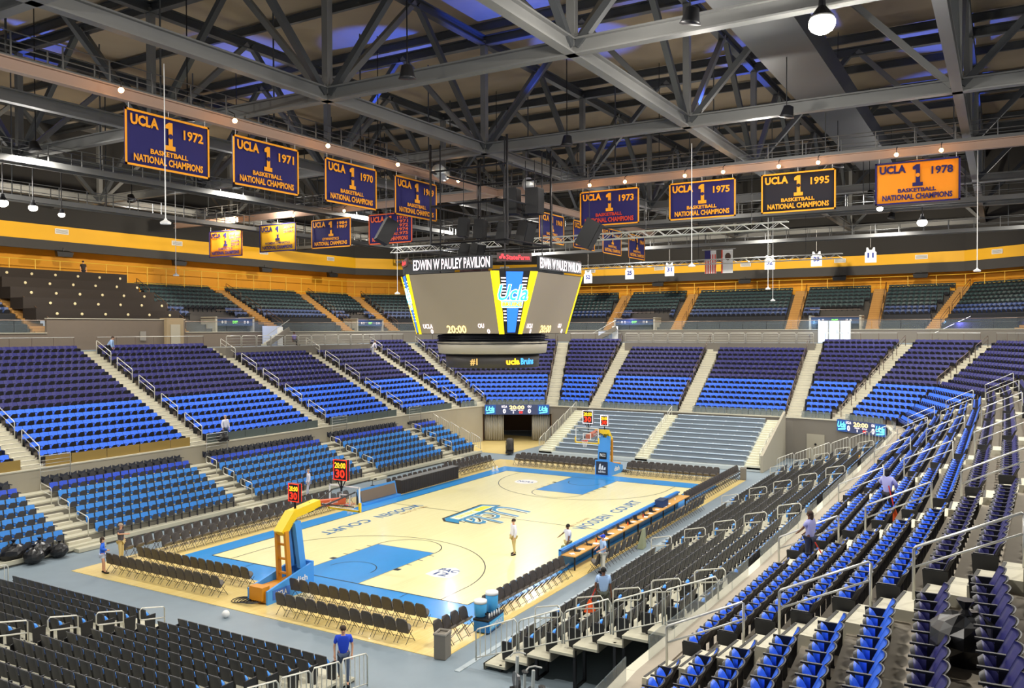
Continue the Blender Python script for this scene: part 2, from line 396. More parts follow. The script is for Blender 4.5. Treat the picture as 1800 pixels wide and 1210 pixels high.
for si in range(len(AIS)-1):
    nr = 13 if si in PLAT else NR
    for r in range(nr):
        t0, t1 = r/NR, 1.0
        z = Z0+RISE*r
        a, b = bp(si,t0), bp(si+1,t0); c, d = bp(si+1,(r+1)/NR), bp(si,(r+1)/NR)
        poly4 = [(a[0],a[1]),(b[0],b[1]),(c[0],c[1]),(d[0],d[1])]
        # orientation: make ccw
        ar = sum(poly4[i][0]*poly4[(i+1)%4][1]-poly4[(i+1)%4][0]*poly4[i][1] for i in range(4))
        if ar < 0: poly4 = poly4[::-1]
        terr.slab(poly4, z-.6, z)
    if si in PLAT:
        a, b, c, d = bp(si,13/NR), bp(si+1,13/NR), bp(si+1,1), bp(si,1); poly4 = [a[:2],b[:2],c[:2],d[:2]]
        ar = sum(poly4[i][0]*poly4[(i+1)%4][1]-poly4[(i+1)%4][0]*poly4[i][1] for i in range(4))
        deck_parts.slab(poly4 if ar > 0 else poly4[::-1], 8.3, 9.75)
    # seats
    for r in range(nr):
        t = (r+.58)/NR; z = Z0+RISE*r
        A, B = Vector(bp(si,t)), Vector(bp(si+1,t)); d = B-A; Ld = d.length; d.normalize()
        inward = Vector((d.y,-d.x,0))
        if inward.dot(Vector((0,0,0))-A) < 0: inward = -inward
        rz = math.atan2(inward.y, inward.x)-PI/2
        skip_aisle_r = (si in (6,) and False)
        g0, g1 = .68, .68
        if si == 12 : g0 = .68 if r >= 7 else -.3
        if si == 11: g1 = .68 if r >= 7 else -.1
        n = int((Ld-g0-g1)/.535)
        off = g0+((Ld-g0-g1)-n*.535)/2
        for j in range(n):
            p = A+d*(off+(j+.5)*.535)
            SEATS.append(dict(k='bowl', p=(p.x,p.y,z), rz=rz, c=('blue' if r < 6 else 'navy'), w=SECN[si], r=r, n=j, N=n, e=(j == 0)-(j == n-1)))
ter = terr.build('terrace', conc); tag(ter, kind='structure')
deck_parts.build('wheelchair_deck', wallgrey, ter)
# aisle steps
for i in range(1, len(AIS)-1):
    a, b = Vector((*AIS[i][0],0)), Vector((*AIS[i][1],0)); d = (b-a); n2 = d.normalized(); sd = Vector((-n2.y,n2.x,0))
    mb = MB()
    for r in range(NR*2):
        if i == 12 and r < 14: continue
        t0, t1 = r/(NR*2), (r+1)/(NR*2); z = Z0+RISE*r/2+RISE/2
        p, q = a+d*t0, a+d*t1+n2*.02
        w = .6
        mb.hexa([p-sd*w+Vector((0,0,z-.5)), p+sd*w+Vector((0,0,z-.5)), q+sd*w+Vector((0,0,z-.5)), q-sd*w+Vector((0,0,z-.5)),
                 p-sd*w+Vector((0,0,z)), p+sd*w+Vector((0,0,z)), q+sd*w+Vector((0,0,z)), q-sd*w+Vector((0,0,z))])
        mb.hexa([p-sd*w*.9+Vector((0,0,z)), p+sd*w*.9+Vector((0,0,z)), p+n2*.06+sd*w*.9+Vector((0,0,z)), p+n2*.06-sd*w*.9+Vector((0,0,z)),
                 p-sd*w*.9+Vector((0,0,z+.01)), p+sd*w*.9+Vector((0,0,z+.01)), p+n2*.06+sd*w*.9+Vector((0,0,z+.01)), p+n2*.06-sd*w*.9+Vector((0,0,z+.01))], 1)
    mb.build('aisle_stair', [conc_l, mat('step_nosing',(60,58,55),.7)], ter)
# front wall of the bowl, with ledge and glass, z 0..3.6, recessed tunnels at both far corners
fw_pts = []
for i in range(len(AIS)):
    a, b = Vector((*AIS[i][0],0)), Vector((*AIS[i][1],0)); fw_pts.append(a-(b-a).normalized()*(.45 if i >= 12 else .05))
def wallseg(mb, a, b, z0, z1, th=.2, mi=0):
    a, b = Vector(a), Vector(b); d = (b-a).normalized(); r = Vector((-d.y,d.x,0))*th/2
    mb.hexa([a-r+Vector((0,0,z0)),b-r+Vector((0,0,z0)),b+r+Vector((0,0,z0)),a+r+Vector((0,0,z0)),a-r+Vector((0,0,z1)),b-r+Vector((0,0,z1)),b+r+Vector((0,0,z1)),a+r+Vector((0,0,z1))], mi)
WN = {0:'wall_left',1:'wall_left',2:'wall_left',3:'wall_left',4:'wall_left',5:'wall_left'}
for i in range(len(AIS)-1):
    a, b = fw_pts[i], fw_pts[i+1]; mb = MB()
    tunnel = i in (6,11)
    wallseg(mb, a, b, 2.75 if tunnel else 0, 3.5, .2)
    wallseg(mb, a, b, 3.5, 3.58, .55 if i > 11 else .34, 1)
    w = mb.build('wall_left' if i < 6 else 'wall_far' if i < 12 else 'wall_right', [wallbeige if i < 6 or i > 11 else wallgrey, conc_l]); tag(w, kind='structure')
    # walkway behind the ledge
    n1 = (Vector((*AIS[i][0],0))-a); n3 = (Vector((*AIS[i+1][0],0))-b)
    g = MB(); A2, B2 = a+n1*1.0, b+n3*1.0
    pl = [(a.x,a.y),(b.x,b.y),(B2.x,B2.y),(A2.x,A2.y)]
    ar = sum(pl[q][0]*pl[(q+1)%4][1]-pl[(q+1)%4][0]*pl[q][1] for q in range(4))
    g.slab(pl if ar > 0 else pl[::-1], 3.3, 3.6); g.build('front_walkway', conc, w)
    # glass or panel parapet, one pane each ~1.8 m
    Ld = (b-a).length; n = max(1,int(Ld/1.9)); d = (b-a).normalized()
    gold_side = i in (0,1,2,3,4)
    gm = glass2 if not gold_side else [mat('amber_parapet',(150,124,62),.35), mat('amber_parapet',(150,124,62),.35), mat('smoked_parapet',(86,96,92),.3), mat('smoked_parapet',(86,96,92),.3), mat('smoked_parapet',(86,96,92),.3)][i]
    for q in range(n):
        g0, g1 = (.7 if q == 0 else .02), (.7 if q == n-1 else .02)
        p0, p1 = a+d*(Ld*q/n+g0), a+d*(Ld*(q+1)/n-g1)
        pm = MB(); wallseg(pm, p0, p1, 3.58, 4.15, .025); pm.build('parapet_pane', gm, w)
# ------------------------------------------------------------------ tier handrails
def aisle_rail(p, q, side, h=.95):
    """p,q world points on the stair line (lower, upper)"""
    p, q = Vector(p), Vector(q); mb = MB(); r = .028; u = Vector((0,0,h)); u2 = Vector((0,0,h*.62))
    mb.tube([p, p+u*.96, p+u+(q-p)*.02, q+u-(q-p)*.02, q+u*.96, q], r)
    mb.tube([p+u2, q+u2], r*.8)
    return mb
AN = {1:'first left tier aisle',2:'second left tier aisle',3:'third left tier aisle',4:'fourth left tier aisle',5:'fifth left tier aisle',6:'left corner aisle',
      7:'aisle above the tunnel edge',8:'aisle left of the far hoop',9:'aisle behind the far hoop',10:'aisle right of the far hoop',11:'right corner aisle',12:'short dark corner aisle',
      13:'last right tier aisle',14:'fifth right tier aisle',15:'fourth right tier aisle',16:'third right tier aisle',17:'second right tier aisle',18:'nearest right tier aisle'}
for i in AN:
    a, b = Vector((*AIS[i][0],0)), Vector((*AIS[i][1],0)); d = b-a; n2 = d.normalized(); sd = Vector((-n2.y,n2.x,0))
    nrail = 5
    for j in range(nrail):
        if i in (7,8,9,10): off = sd*(.62)
        elif i < 7: off = sd*-.55
        else: off = sd*.0
        t0, t1 = (j*3+.35)/NR, (j*3+2.45)/NR
        if i == 12 and j < 2: continue
        if 7 <= i <= 10: t0, t1 = (j*3+.35)/NR, (j*3+2.6)/NR
        p, q = a+d*t0+off, a+d*t1+off; p.z = Z0+RISE*t0*NR+.1; q.z = Z0+RISE*t1*NR+.1
        o = aisle_rail(p, q, 1).build('aisle_handrail', raild if 7 <= i <= 12 else (railw if i < 12 else alum), None, True)
        tag(o, 'metal two-bar handrail, %s from the bottom of the %s' % (od(j), AN[i]), 'handrail', 'handrails in the %s' % AN[i])
# gates at the foot of the left aisles
for n, X in enumerate((-16,-4.9,7.1,17)):
    mb = MB(); y = 19.1; 
    mb.tube([(X-.2,y,3.1),(X-.2,y,4.35),(X+1.5,y,4.35),(X+1.5,y,3.1)], .03)
    for z in (3.5,3.7,3.9,4.1): mb.tube([(X-.2,y,z),(X+1.5,y,z)], .018)
    o = mb.build('landing_guard', alum, None, True); tag(o, 'barred metal guard at the foot of the %s' % AN[n+1], 'railing', 'guards at the aisle feet')
# platform rails
for si in PLAT:
    t = 13/NR; A, B = Vector(bp(si,t,9.75)), Vector(bp(si+1,t,9.75)); d = (B-A); Ld = d.length; d.normalize()
    root = empty('deck_railing', A, 0, 'pale tubular railing along the wheelchair deck, %s' % SECN[si], 'railing', 'wheelchair deck railings')
    n = int(Ld/1.6)
    for q in range(n):
        p0, p1 = d*(Ld*q/n+.06), d*(Ld*(q+1)/n-.06); mb = MB()
        mb.tube([p0, p0+Vector((0,0,.9)), p0+Vector((0,0,1))+d*.1, p1+Vector((0,0,1))-d*.1, p1+Vector((0,0,.9)), p1], .03)
        for z in (.25,.5,.75): mb.tube([p0+Vector((0,0,z)), p1+Vector((0,0,z))], .014, 0, 4)
        mb.build('rail_panel', railw, root, True)
# rear glass rails above full sections
for si in (1,2,5,6,7,10,11,12,13):
    t = 1.0; A, B = Vector(bp(si,t,9.75)), Vector(bp(si+1,t,9.75)); d = (B-A); Ld = d.length; d.normalize()
    root = empty('rear_rail', A, 0, 'thin rail with posts behind the top row, %s' % SECN[si], 'railing', 'rails behind the top rows')
    mb = MB().tube([d*.9+Vector((0,0,1)), d*(Ld-.9)+Vector((0,0,1))], .03); mb.build('top_rail', alum, root)
    n = int(Ld/1.8)
    for q in range(n+1):
        p = d*(.9+(Ld-1.8)*q/n); MB().bar(p, p+Vector((0,0,1)), .04, .04).build('post', raild, root)

# ------------------------------------------------------------------ telescopic lower stands
RD = .82
def stand(name, label, org, rz, length, nrows, z0, aisles, zone, seat_rows_dark=True, RR=.3, seats=True):
    """local x along the front, rows go to +y (away from court); seats face -y"""
    root = empty(name, org, rz, label, 'stand')
    M = Matrix.Translation(org) @ Matrix.Rotation(rz,4,'Z')
    mb = MB(); riser = MB(); st = MB()
    for r in range(nrows):
        z = z0+RR*r
        mb.slab([(0,r*RD),(length,r*RD),(length,(r+1)*RD),(0,(r+1)*RD)], z-.08, z)
        riser.slab([(0,r*RD+.01),(length,r*RD+.01),(length,r*RD+.05),(0,r*RD+.05)], max(0,z-.38), z-.08)
    mb.build('stand_deck', deckm, root); riser.build('stand_riser', mat('stand_riser',(120,116,104),.7), root)
    for ax in aisles:
        for r in range(nrows-1):
            MB().box((ax, r*RD+RD*.86, z0+RR*r+.075), (1.25,.26,.15)).build('aisle_step', conc_l, root)
    blocks = []; xs = [0]+[a for a in aisles]+[length]
    for bi in range(len(xs)-1):
        x0 = xs[bi]+(.7 if bi else .25); x1 = xs[bi+1]-(.7 if bi < len(xs)-2 else .25)
        n = int((x1-x0)/.545)
        if n < 2: continue
        for r in range(nrows):
            for j in range(n):
                gap = .0
                x = x0+((x1-x0)-n*.545)/2+(j+.5)*.545
                p = M @ Vector((x, r*RD+.55, z0+RR*r))
                c = 'lblue'
                if seat_rows_dark and r == nrows-1: c = 'ldark'
                elif seat_rows_dark and r == nrows-2: c = 'ldeep'
                if seats: SEATS.append(dict(k='stand', p=tuple(p), rz=rz+PI, c=c, w='%s block of the %s' % (od(bi), zone), r=r, n=j, N=n, e=(j == 0)-(j == n-1)))
    return root, M
# left stand: front y=14.4 rows to 20, x -27..21.3
ls, Ml = stand('telescopic_stand', 'pale retractable seating platform along the left sideline', (-27,14.35,0), 0, 48.2, 7, .2, [10.4,21.5,33.4,43.9], 'left sideline stand', True, .35)
for ax in (10.4,21.5,33.4,43.9):
    MB().box((ax,-.25,.09),(1.5,.5,.18)).build('foot_step', deckm, ls)
MB().box((24.1,-.02,.18),(48.2,.1,.2)).build('front_fascia', deckm, ls)
# right stand: front y=-11.6, x -19.4..22
rs, Mr = stand('telescopic_stand', 'retractable seating platform along the right sideline, nearest the camera', (22.2,-11.6,0), PI, 41.6, 9, .2, [3.4,15.4,27.0,38.5], 'right sideline stand', False, .3)
MB().box((20.8,.03,.1),(41.6,.05,.2)).build('front_fascia', deckm, rs)
# near end stand, behind the near hoop: front x=-22.35, rows to -x ; seats face +x ; local x along
ns, Mn = stand('telescopic_stand', 'retractable seating platform behind the near hoop, seen from its rear', (-22.3,-8.6,0), PI/2, 18.4, 14, .14, [8.4], 'near end stand', False, .165)
# cantilever aisle loops
def loop_rail(side=1):
    mb = MB(); w, h = .95, .38
    mb.tube([(0,-.05,0),(0,-.05,.95),(0,.0,1.0),(0,w-.08,1.0+.2),(0,w,1.12),(0,w,.85),(0,w-.06,.78),(0,-.05,.6)], .026, 0, 6)
    return mb
lrm = loop_rail().data('loop_rail', railw, True)
def loops(M, aisles, rows, z0, zone, names, RR=.3):
    for ai, ax in enumerate(aisles):
        for jj, r in enumerate(rows):
            o = bpy.data.objects.new('loop_handrail', lrm); COL.objects.link(o)
            p = M @ Vector((ax, r*RD+.3, z0+RR*r)); o.location = p; o.rotation_euler = (0,0,M.to_euler().z)
            tag(o, 'white loop handrail, %s from the floor in the %s aisle of the %s' % (od(jj), names[ai], zone), 'handrail', 'loop handrails of the %s' % zone)
loops(Ml, [10.9,22.0,33.9,44.4], [.5,2.5,4.5], .32, 'left sideline stand', ['nearest','second','third','farthest'])
loops(Mr, [3.4,15.4,27.0,38.5], [0,2,3.7,5.4,7.2], .2, 'right sideline stand', ['farthest','third','second','nearest'])
loops(Mn, [8.4], [.5,2.5,4.5,6.5], .14, 'near end stand', ['middle'], .165)
loops(Mn, [15.6], [8.5,10.5], .14, 'near end stand', ['left'], .165)
# picket railings
def picket_run(label, pts, zoff, panel=1.64, h=1.05, step=True, solid=None):
    """pts: list of (base point) consecutive panel ends (world)"""
    root = empty('picket_railing', pts[0], 0, label, 'railing', 'picket railings at the stand ends')
    o0 = Vector(pts[0])
    for a, b in zip(pts[:-1], pts[1:]):
        a, b = Vector(a)-o0, Vector(b)-o0; d = b-a; Ld = math.hypot(d.x,d.y); dh = Vector((d.x,d.y,0)).normalized()
        u = Vector((0,0,h)); e = dh*.04
        mb = MB().tube([a+e, a+e+u*.9, a+e+dh*.08+u, b-e-dh*.08+u, b-e+u*.9, b-e], .026); mb.tube([a+e+Vector((0,0,.08)), b-e+Vector((0,0,.08))], .02)
        f = mb.build('rail_panel', railw, root, True)
        n = max(3,int(Ld/.2))
        for i in range(1,n):
            p = a+d*(i/n); o = MB().bar(p+Vector((0,0,.08)), p+u, .022, .022).build('picket', railw, f)
    return root
def steps_pts(x, ys, z0, slope): return [(x, y, z0+slope*abs(y-ys[0])) for y in ys]
picket_run('stepped white picket railing closing the near end of the right sideline stand', [(-19.45,-11.3-1.64*i,.25+.6*i*.97) for i in range(6)], 0)
picket_run('white picket railing at the end of the near end stand', [(-22.3-1.25*i,-9.15,.0+.17*i) for i in range(5)], 0)
picket_run('white picket railing at the left end of the near end stand, cut by the frame', [(-22.4-1.2*i,10.9,.02+.17*i) for i in range(4)], 0)
picket_run('white picket railing closing the far end of the left sideline stand', [(21.35,14.5+1.15*i,.35+.42*i) for i in range(6)], 0)
picket_run('white picket railing closing the far end of the right sideline stand', [(22.3,-11.5-1.3*i,.3+.48*i) for i in range(7)], 0)
picket_run('white picket railing on the left edge of the far end bleachers', [(23.6+1.3*i,9.75,.3+.46*i) for i in range(7)], 0)

# ------------------------------------------------------------------ far end bleachers
bl = empty('bleacher_stand', (23.4,0,0), 0, 'pale grey bench bleacher platform behind the far hoop', 'stand')
mb = MB(); NB = 10
for r in range(NB): mb.slab([(r*.76,-10),(  (r+1)*.76,-10),((r+1)*.76,9.7),(r*.76,9.7)], .3+.3*r-.3, .3+.3*r)
mb.build('stand_deck', mat('bleacher_deck',(190,198,198),.6,var=.08), bl)
for yy in (-.1,9.0,-9.4):
    st = MB()
    for r in range(NB*2): st.box((r*.38+.19, yy, .3+.15*r+.0), (.38,1.1 if yy == -.1 else 1.3,.3))
    st.build('aisle_stair', mat('bleacher_stair',(214,212,190),.7,var=.06), bl)
bm = mat('bench_blue_grey',(190,208,226),.4,.1,var=.1,scale=2); bm2 = mat('bench_bracket',(225,228,230),.5)
for side, (y0, y1) in (('left',(.6,8.2)),('right',(-8.6,-.8))):
    for r in range(NB):
        root = empty('bleacher_bench', (23.4+r*.76+.5, 0, .3+.3*r), 0, 'pale blue grey bench, %s row of the %s block of the far bleachers' % (od(r), side), 'bench', 'far bleacher benches')
        MB().box((0,(y0+y1)/2,.4),(.26,y1-y0,.05)).build('bench_seat', bm, root)
        MB().box((-.02,(y0+y1)/2,.2),(.03,y1-y0,.32)).build('bench_fascia', mat('bench_fascia',(120,130,140),.6), root)
        for q in range(6):
            y = y0+.4+(y1-y0-.8)*q/5; MB().box((0,y,.435),(.1,.12,.03)).build('seat_marker', bm2, root)
def wedge(name, y, label, m_):
    mb = MB(); x0, x1 = 23.2, 31
    mb.add([(x0,y-.1,0),(x1,y-.1,0),(x1,y-.1,4.1),(x0,y-.1,1.3),(x0,y+.1,0),(x1,y+.1,0),(x1,y+.1,4.1),(x0,y+.1,1.3)],[(0,1,2,3),(7,6,5,4),(0,4,5,1),(1,5,6,2),(2,6,7,3),(3,7,4,0)])
    return mb.build(name, m_)
tag(wedge('trim_1', -10.15, '', wallbeige), kind='structure')
# bleacher aisle rails
for j in range(5):
    p = Vector((23.9+j*1.5, -.1, .4+j*.6)); q = p+Vector((1.1,0,.43))
    o = aisle_rail(p, q, 1, .9).build('aisle_handrail', railw, None, True); tag(o, 'white handrail, %s from the floor in the far bleacher aisle' % od(j), 'handrail', 'far bleacher aisle handrails')
for j in range(4):
    p = Vector((23.6+j*1.1, -9.9, .5+j*.42)); q = p+Vector((.9,0,.36))
    o = aisle_rail(p, q, 1, .95).build('aisle_handrail', railw, None, True); tag(o, 'white handrail on the right edge of the far bleachers, %s from the floor' % od(j), 'handrail', 'right edge bleacher handrails')

# ------------------------------------------------------------------ tunnels in the far corners
for sgn, nm in ((1,'left'),(-1,'right')):
    a, b = (fw_pts[6], fw_pts[7]) if sgn > 0 else (fw_pts[12], fw_pts[11])
    d = (b-a).normalized(); out = Vector((-d.y,d.x,0)); 
    if out.dot(a) < 0: out = -out
    mb = MB()
    wallseg(mb, a, a+out*9, 0, 2.8); wallseg(mb, b, b+out*9, 0, 2.8); wallseg(mb, a+out*9, b+out*9, 0, 2.8)
    w = mb.build('wall_tunnel_%s' % nm, mat('tunnel_wall',(120,92,66),.8)); tag(w, kind='structure')
    if sgn > 0:
        # hanging curtains
        for s2, p0, dd, lb in ((0, a+d*.25, d, 'left'),(1, b-d*2.0, d, 'right')):
            cu = MB(); n = 36; vs = []; Wc = 1.9 if s2 == 0 else 1.75
            for i in range(n+1):
                x = Wc*i/n; yv = .08*math.sin(i*1.35)+.03*math.sin(i*.6)
                p = p0+d*x+out*(.5+yv); vs += [(p.x,p.y,.05),(p.x,p.y,2.75)]
            cu.add(vs, [(2*i,2*i+2,2*i+3,2*i+1) for i in range(n)])
            o = cu.build('curtain', mat('grey_curtain',(168,165,155),.9), None, True)
            md = o.modifiers.new('s','SOLIDIFY'); md.thickness = .02
            tag(o, 'pleated grey curtain on the %s side of the far tunnel' % lb, 'curtain')
    else:
        mb = MB(); wallseg(mb, a, b, 0, 2.75); w = mb.build('wall_corner', wallgrey); tag(w, kind='structure')
        p = b+(a-b).normalized()*0; 
        dr = MB(); c0 = b+(a-b)*.02
        # shut service door with round sign
    # scoreboard ribbon
    c = (a+b)/2-out*.3; Lw = (b-a).length*.92; root = empty('corner_scoreboard', (c.x,c.y,3.2), 0, 'wide led scoreboard above the %s reading 20:00' % ('far tunnel' if sgn > 0 else 'right corner wall'), 'scoreboard')
    nrm = -out; r = d if (sgn > 0) else -d
    # right vector as seen from court
    r = Vector((0,0,1)).cross(nrm)  # viewer looks along -nrm ; right = up x nrm
    bx = MB(); h = .5; tck = .12
    P = [Vector((0,0,0))-r*Lw/2, Vector((0,0,0))+r*Lw/2]
    bx.hexa([P[0]-Vector((0,0,h)), P[1]-Vector((0,0,h)), P[1]-Vector((0,0,h))-nrm*tck, P[0]-Vector((0,0,h))-nrm*tck, P[0]+Vector((0,0,h)), P[1]+Vector((0,0,h)), P[1]+Vector((0,0,h))-nrm*tck, P[0]+Vector((0,0,h))-nrm*tck])
    bx.build('led_cabinet', led_dk, root)
    t = MB(); U = (0,0,1); e = nrm*.03
    put_text(t,'20:00',e+Vector((0,0,.22)),r,U,1.5,.38,0,.03)
    for q, s3 in ((-1,'UCLA'),(1,'OU')): put_text(t,s3,e+r*(q*1.25)+Vector((0,0,.3)),r,U,.55 if q < 0 else .35,.22,1,.02); put_text(t,'0',e+r*(q*1.25)+Vector((0,0,-.15)),r,U,.3,.45,1,.04)
    put_text(t,'PERIOD',e+r*-.35+Vector((0,0,-.06)),r,U,.5,.1,1,.01); put_text(t,'1',e+r*-.35+Vector((0,0,-.28)),r,U,.08,.2,1,.01)
    put_text(t,'BONUS',e+r*.4+Vector((0,0,-.06)),r,U,.5,.1,1,.01); put_text(t,'00',e+r*.4+Vector((0,0,-.28)),r,U,.35,.24,2,.02)
    for q in (-1,1):
        put_text(t,'Ucla',e+r*(q*Lw*.41)+Vector((0,0,.08)),r,U,.9,.5,3,.04,.95,.25)
        c1 = e+r*(q*Lw*.41)+Vector((0,0,-.3)); t.add([c1-r*.4-Vector((0,0,.1)), c1+r*.35-Vector((0,0,.02)), c1+r*.45+Vector((0,0,.12)), c1-r*.4+Vector((0,0,.02))], [(0,1,2,3)], 3)
    t.build('led_digits', [led_crm, led_wht, led_red, led_cya], root)
    bp2 = MB()
    for q in (-1,1):
        cc = r*(q*Lw*.41)+nrm*.01; bp2.add([cc-r*.55-Vector((0,0,.48)), cc+r*.55-Vector((0,0,.48)), cc+r*.55+Vector((0,0,.48)), cc-r*.55+Vector((0,0,.48))], [(0,1,2,3)])
    bp2.build('logo_screen', mat('led_logo_blue',(40,80,150),.4,emit=.5), root)
# door on the right corner wall
a, b = fw_pts[11], fw_pts[10]
d = (b-a).normalized(); c = a+d*1.9; nrm = Vector((-1,0,0)); 
dm = MB().box((c.x-.14,c.y,1.15),(.06,1.5,2.2), rz=math.atan2(d.y,d.x)-PI/2)
o = dm.build('door_1', wallbeige); tag(o, kind='structure')
MB().lathe([(.1,0),(.1,.05)],(0,0,0),10).build('door_sign', dark, None)
bpy.data.objects['door_sign'].rotation_euler = (0,PI/2,0); bpy.data.objects['door_sign'].location = (c.x-.24,c.y,1.4); bpy.data.objects['door_sign'].parent = o

# ------------------------------------------------------------------ concourse, upper tier, gold walls
cc = MB()
for i in range(5): cc.hexa([(AIS[i][1][0],AIS[i][1][1],9.3),(AIS[i+1][1][0],AIS[i+1][1][1],9.3),(AIS[i+1][1][0]+2,50,9.3),(AIS[i][1][0],50,9.3),(AIS[i][1][0],AIS[i][1][1],9.75),(AIS[i+1][1][0],AIS[i+1][1][1],9.75),(AIS[i+1][1][0]+2,50,9.75),(AIS[i][1][0],50,9.75)])
def fanout(p, k=1.35): return (p[0]*k, p[1]*k)
for i in range(5,18):
    p, q = AIS[i][1], AIS[i+1][1]; P_, Q_ = fanout(p), fanout(q)
    cc.hexa([(*p,9.3),(*q,9.3),(*Q_,9.3),(*P_,9.3),(*p,9.75),(*q,9.75),(*Q_,9.75),(*P_,9.75)])
tag(cc.build('floor_concourse', floor_m), kind='structure')
UF = [  # front, back, front wall top, per aisle (upper tier) going round from left
 ((-32,35.3),(-32,44.5)), ((-6.4,35.3),(-6.0,44.5)), ((5.8,35.3),(7.0,44.5)), ((17.3,35.3),(17.5,44.5)), ((27.4,35.3),(29.5,44.5)), ((35,35),(38.6,44.3)),
 ((42,29),(50,37)), ((46.2,21),(55,24)), ((46.6,13.1),(55.8,14.6)), ((46.6,5.0),(55.8,5.9)), ((46.6,-7.4),(55.8,-6.6)), ((46.6,-15.1),(55.8,-14.8)), ((45.6,-20.5),(55,-22.9)), ((38,-27.5),(45,-35)), ((26,-31),(28,-42))]
UN, UR, UZ = 11, .4, 11.0
urow = Mass(); UD = .82
ut = MB()
BLKN = ['u']*20
def up_(i,t): a,b = UF[i]; return Vector((*lerp(a,b,t),0))
useats = 0
portals = {2:(.25,.72), 4:(.35,.75), 8:(.22,.8), 10:(.28,.9)}   # section -> lateral span that a portal occupies (lower 4 rows)
for si in range(len(UF)-1):
    if si == 1:   # dark press tribune
        continue
    for r in range(UN):
        z = UZ+UR*r; a, b, c, d = up_(si,r/UN), up_(si+1,r/UN), up_(si+1,(r+1)/UN), up_(si,(r+1)/UN)
        ut.slab([(a.x,a.y),(d.x,d.y),(c.x,c.y),(b.x,b.y)][::-1], z-.6, z)
        A, B = up_(si,(r+.7)/UN), up_(si+1,(r+.7)/UN); dv = B-A; Ld = dv.length; dv.normalize(); inw = Vector((dv.y,-dv.x,0))
        if inw.dot(A) > 0: inw = -inw
        rz = math.atan2(inw.y,inw.x)-PI/2; n = int((Ld-1.6)/.535)
        for j in range(n):
            u = (.8+(j+.5)*.535)/Ld
            if si in portals and r < 5 and portals[si][0] < u < portals[si][1]: continue
            if r < 3: continue
            p = A+dv*(u*Ld); urow.put(p.x,p.y,z,rz, 1 if r < 5 else 0, 2)
        if r < 3 and not (si in portals):
            cv = MB(); p0, p1 = A+dv*.9, A+dv*(Ld-.9)
            cv.hexa([p0+Vector((0,0,z)),p1+Vector((0,0,z)),p1-inw*.3+Vector((0,0,z)),p0-inw*.3+Vector((0,0,z)),p0+Vector((0,0,z+.7)),p1+Vector((0,0,z+.7)),p1-inw*.3+Vector((0,0,z+.75)),p0-inw*.3+Vector((0,0,z+.75))]); urow.add(cv, 2)
utt = ut.build('terrace', mat('upper_concrete',(70,66,62),.8)); tag(utt, kind='structure')
urow.build('upper_tier_seats', [uteal, ublue, ublack], 'dark teal and blue seats of the upper tier under the gold wall', 'seats')
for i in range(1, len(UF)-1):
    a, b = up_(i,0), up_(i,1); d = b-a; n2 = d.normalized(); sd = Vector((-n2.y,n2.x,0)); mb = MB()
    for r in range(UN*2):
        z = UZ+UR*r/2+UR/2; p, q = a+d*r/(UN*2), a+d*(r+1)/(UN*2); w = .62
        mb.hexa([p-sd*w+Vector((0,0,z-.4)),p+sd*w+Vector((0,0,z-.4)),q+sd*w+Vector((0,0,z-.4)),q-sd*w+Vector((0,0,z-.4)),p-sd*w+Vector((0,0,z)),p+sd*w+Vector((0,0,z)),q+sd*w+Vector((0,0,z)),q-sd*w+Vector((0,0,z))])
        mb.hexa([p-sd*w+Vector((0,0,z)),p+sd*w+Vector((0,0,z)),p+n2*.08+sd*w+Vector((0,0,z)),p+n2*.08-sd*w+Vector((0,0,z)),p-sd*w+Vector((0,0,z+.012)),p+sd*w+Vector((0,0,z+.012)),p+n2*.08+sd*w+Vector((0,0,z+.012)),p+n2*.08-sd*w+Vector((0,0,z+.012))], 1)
    mb.build('aisle_stair', [step_warm_light, mat('upper_nosing',(60,42,25),.8)], utt)
    for j in range(3):
        t0, t1 = (j*3.6+.5)/UN, (j*3.6+3.2)/UN; off = sd*(-.6)
        p, q = a+d*t0+off, a+d*t1+off; p.z = UZ+UR*t0*UN+.1; q.z = UZ+UR*t1*UN+.1
        o = aisle_rail(p,q,1,.9).build('upper_handrail', mat('brown_rail',(105,80,60),.4,.3), None, True)
        tag(o, 'brown handrail, %s from the bottom of upper tier aisle counted %s from the left' % (od(j), od(i-1)), 'handrail', 'upper tier handrails')
# front wall of the upper tier
for i in range(len(UF)-1):
    mb = MB(); a, b = up_(i,-.03), up_(i+1,-.03)
    z1 = 12.15 if i == 1 else 11.06
    wallseg(mb, a, b, 9.7, z1, .25); wallseg(mb, a, b, z1, z1+.05, .35, 1)
    o = mb.build('wall_left' if i < 6 else 'wall_far', [wallgrey if i > 2 else mat('taupe_wall',(112,100,88),.85,var=.06), conc_l]); tag(o, kind='structure')
    if i != 1:
        Ld = (b-a).length; n = max(2,int(Ld/2.2)); dv = (b-a).normalized()
        rr = MB().tube([a+Vector((0,0,z1+.95)), b+Vector((0,0,z1+.95))], .03, 0, 5); rr.build('guard_rail', raild, o)
        for q in range(n):
            g = MB(); wallseg(g, a+dv*(Ld*q/n+.03), a+dv*(Ld*(q+1)/n-.03), z1+.08, z1+.9, .02); g.build('glass_pane', glass, o)
# stone coloured pier beside the press wall
mb = MB().box((4.5,35.0,11.0),(1.7,.9,2.6)); tag(mb.build('trim_2', mat('pier_stone',(150,132,102),.8,var=.06)), kind='structure')
MB().box((4.5,34.53,10.75),(.95,.03,2.0)).build('pier_door', wallbeige, bpy.data.objects['trim_2'])
tag(MB().box((1.6,34.85,10.8),(.55,.06,.75)).build('wall_panel_box', mat('steel_box',(150,145,135),.4,.5)), 'small grey metal cabinet on the taupe wall', 'cabinet')
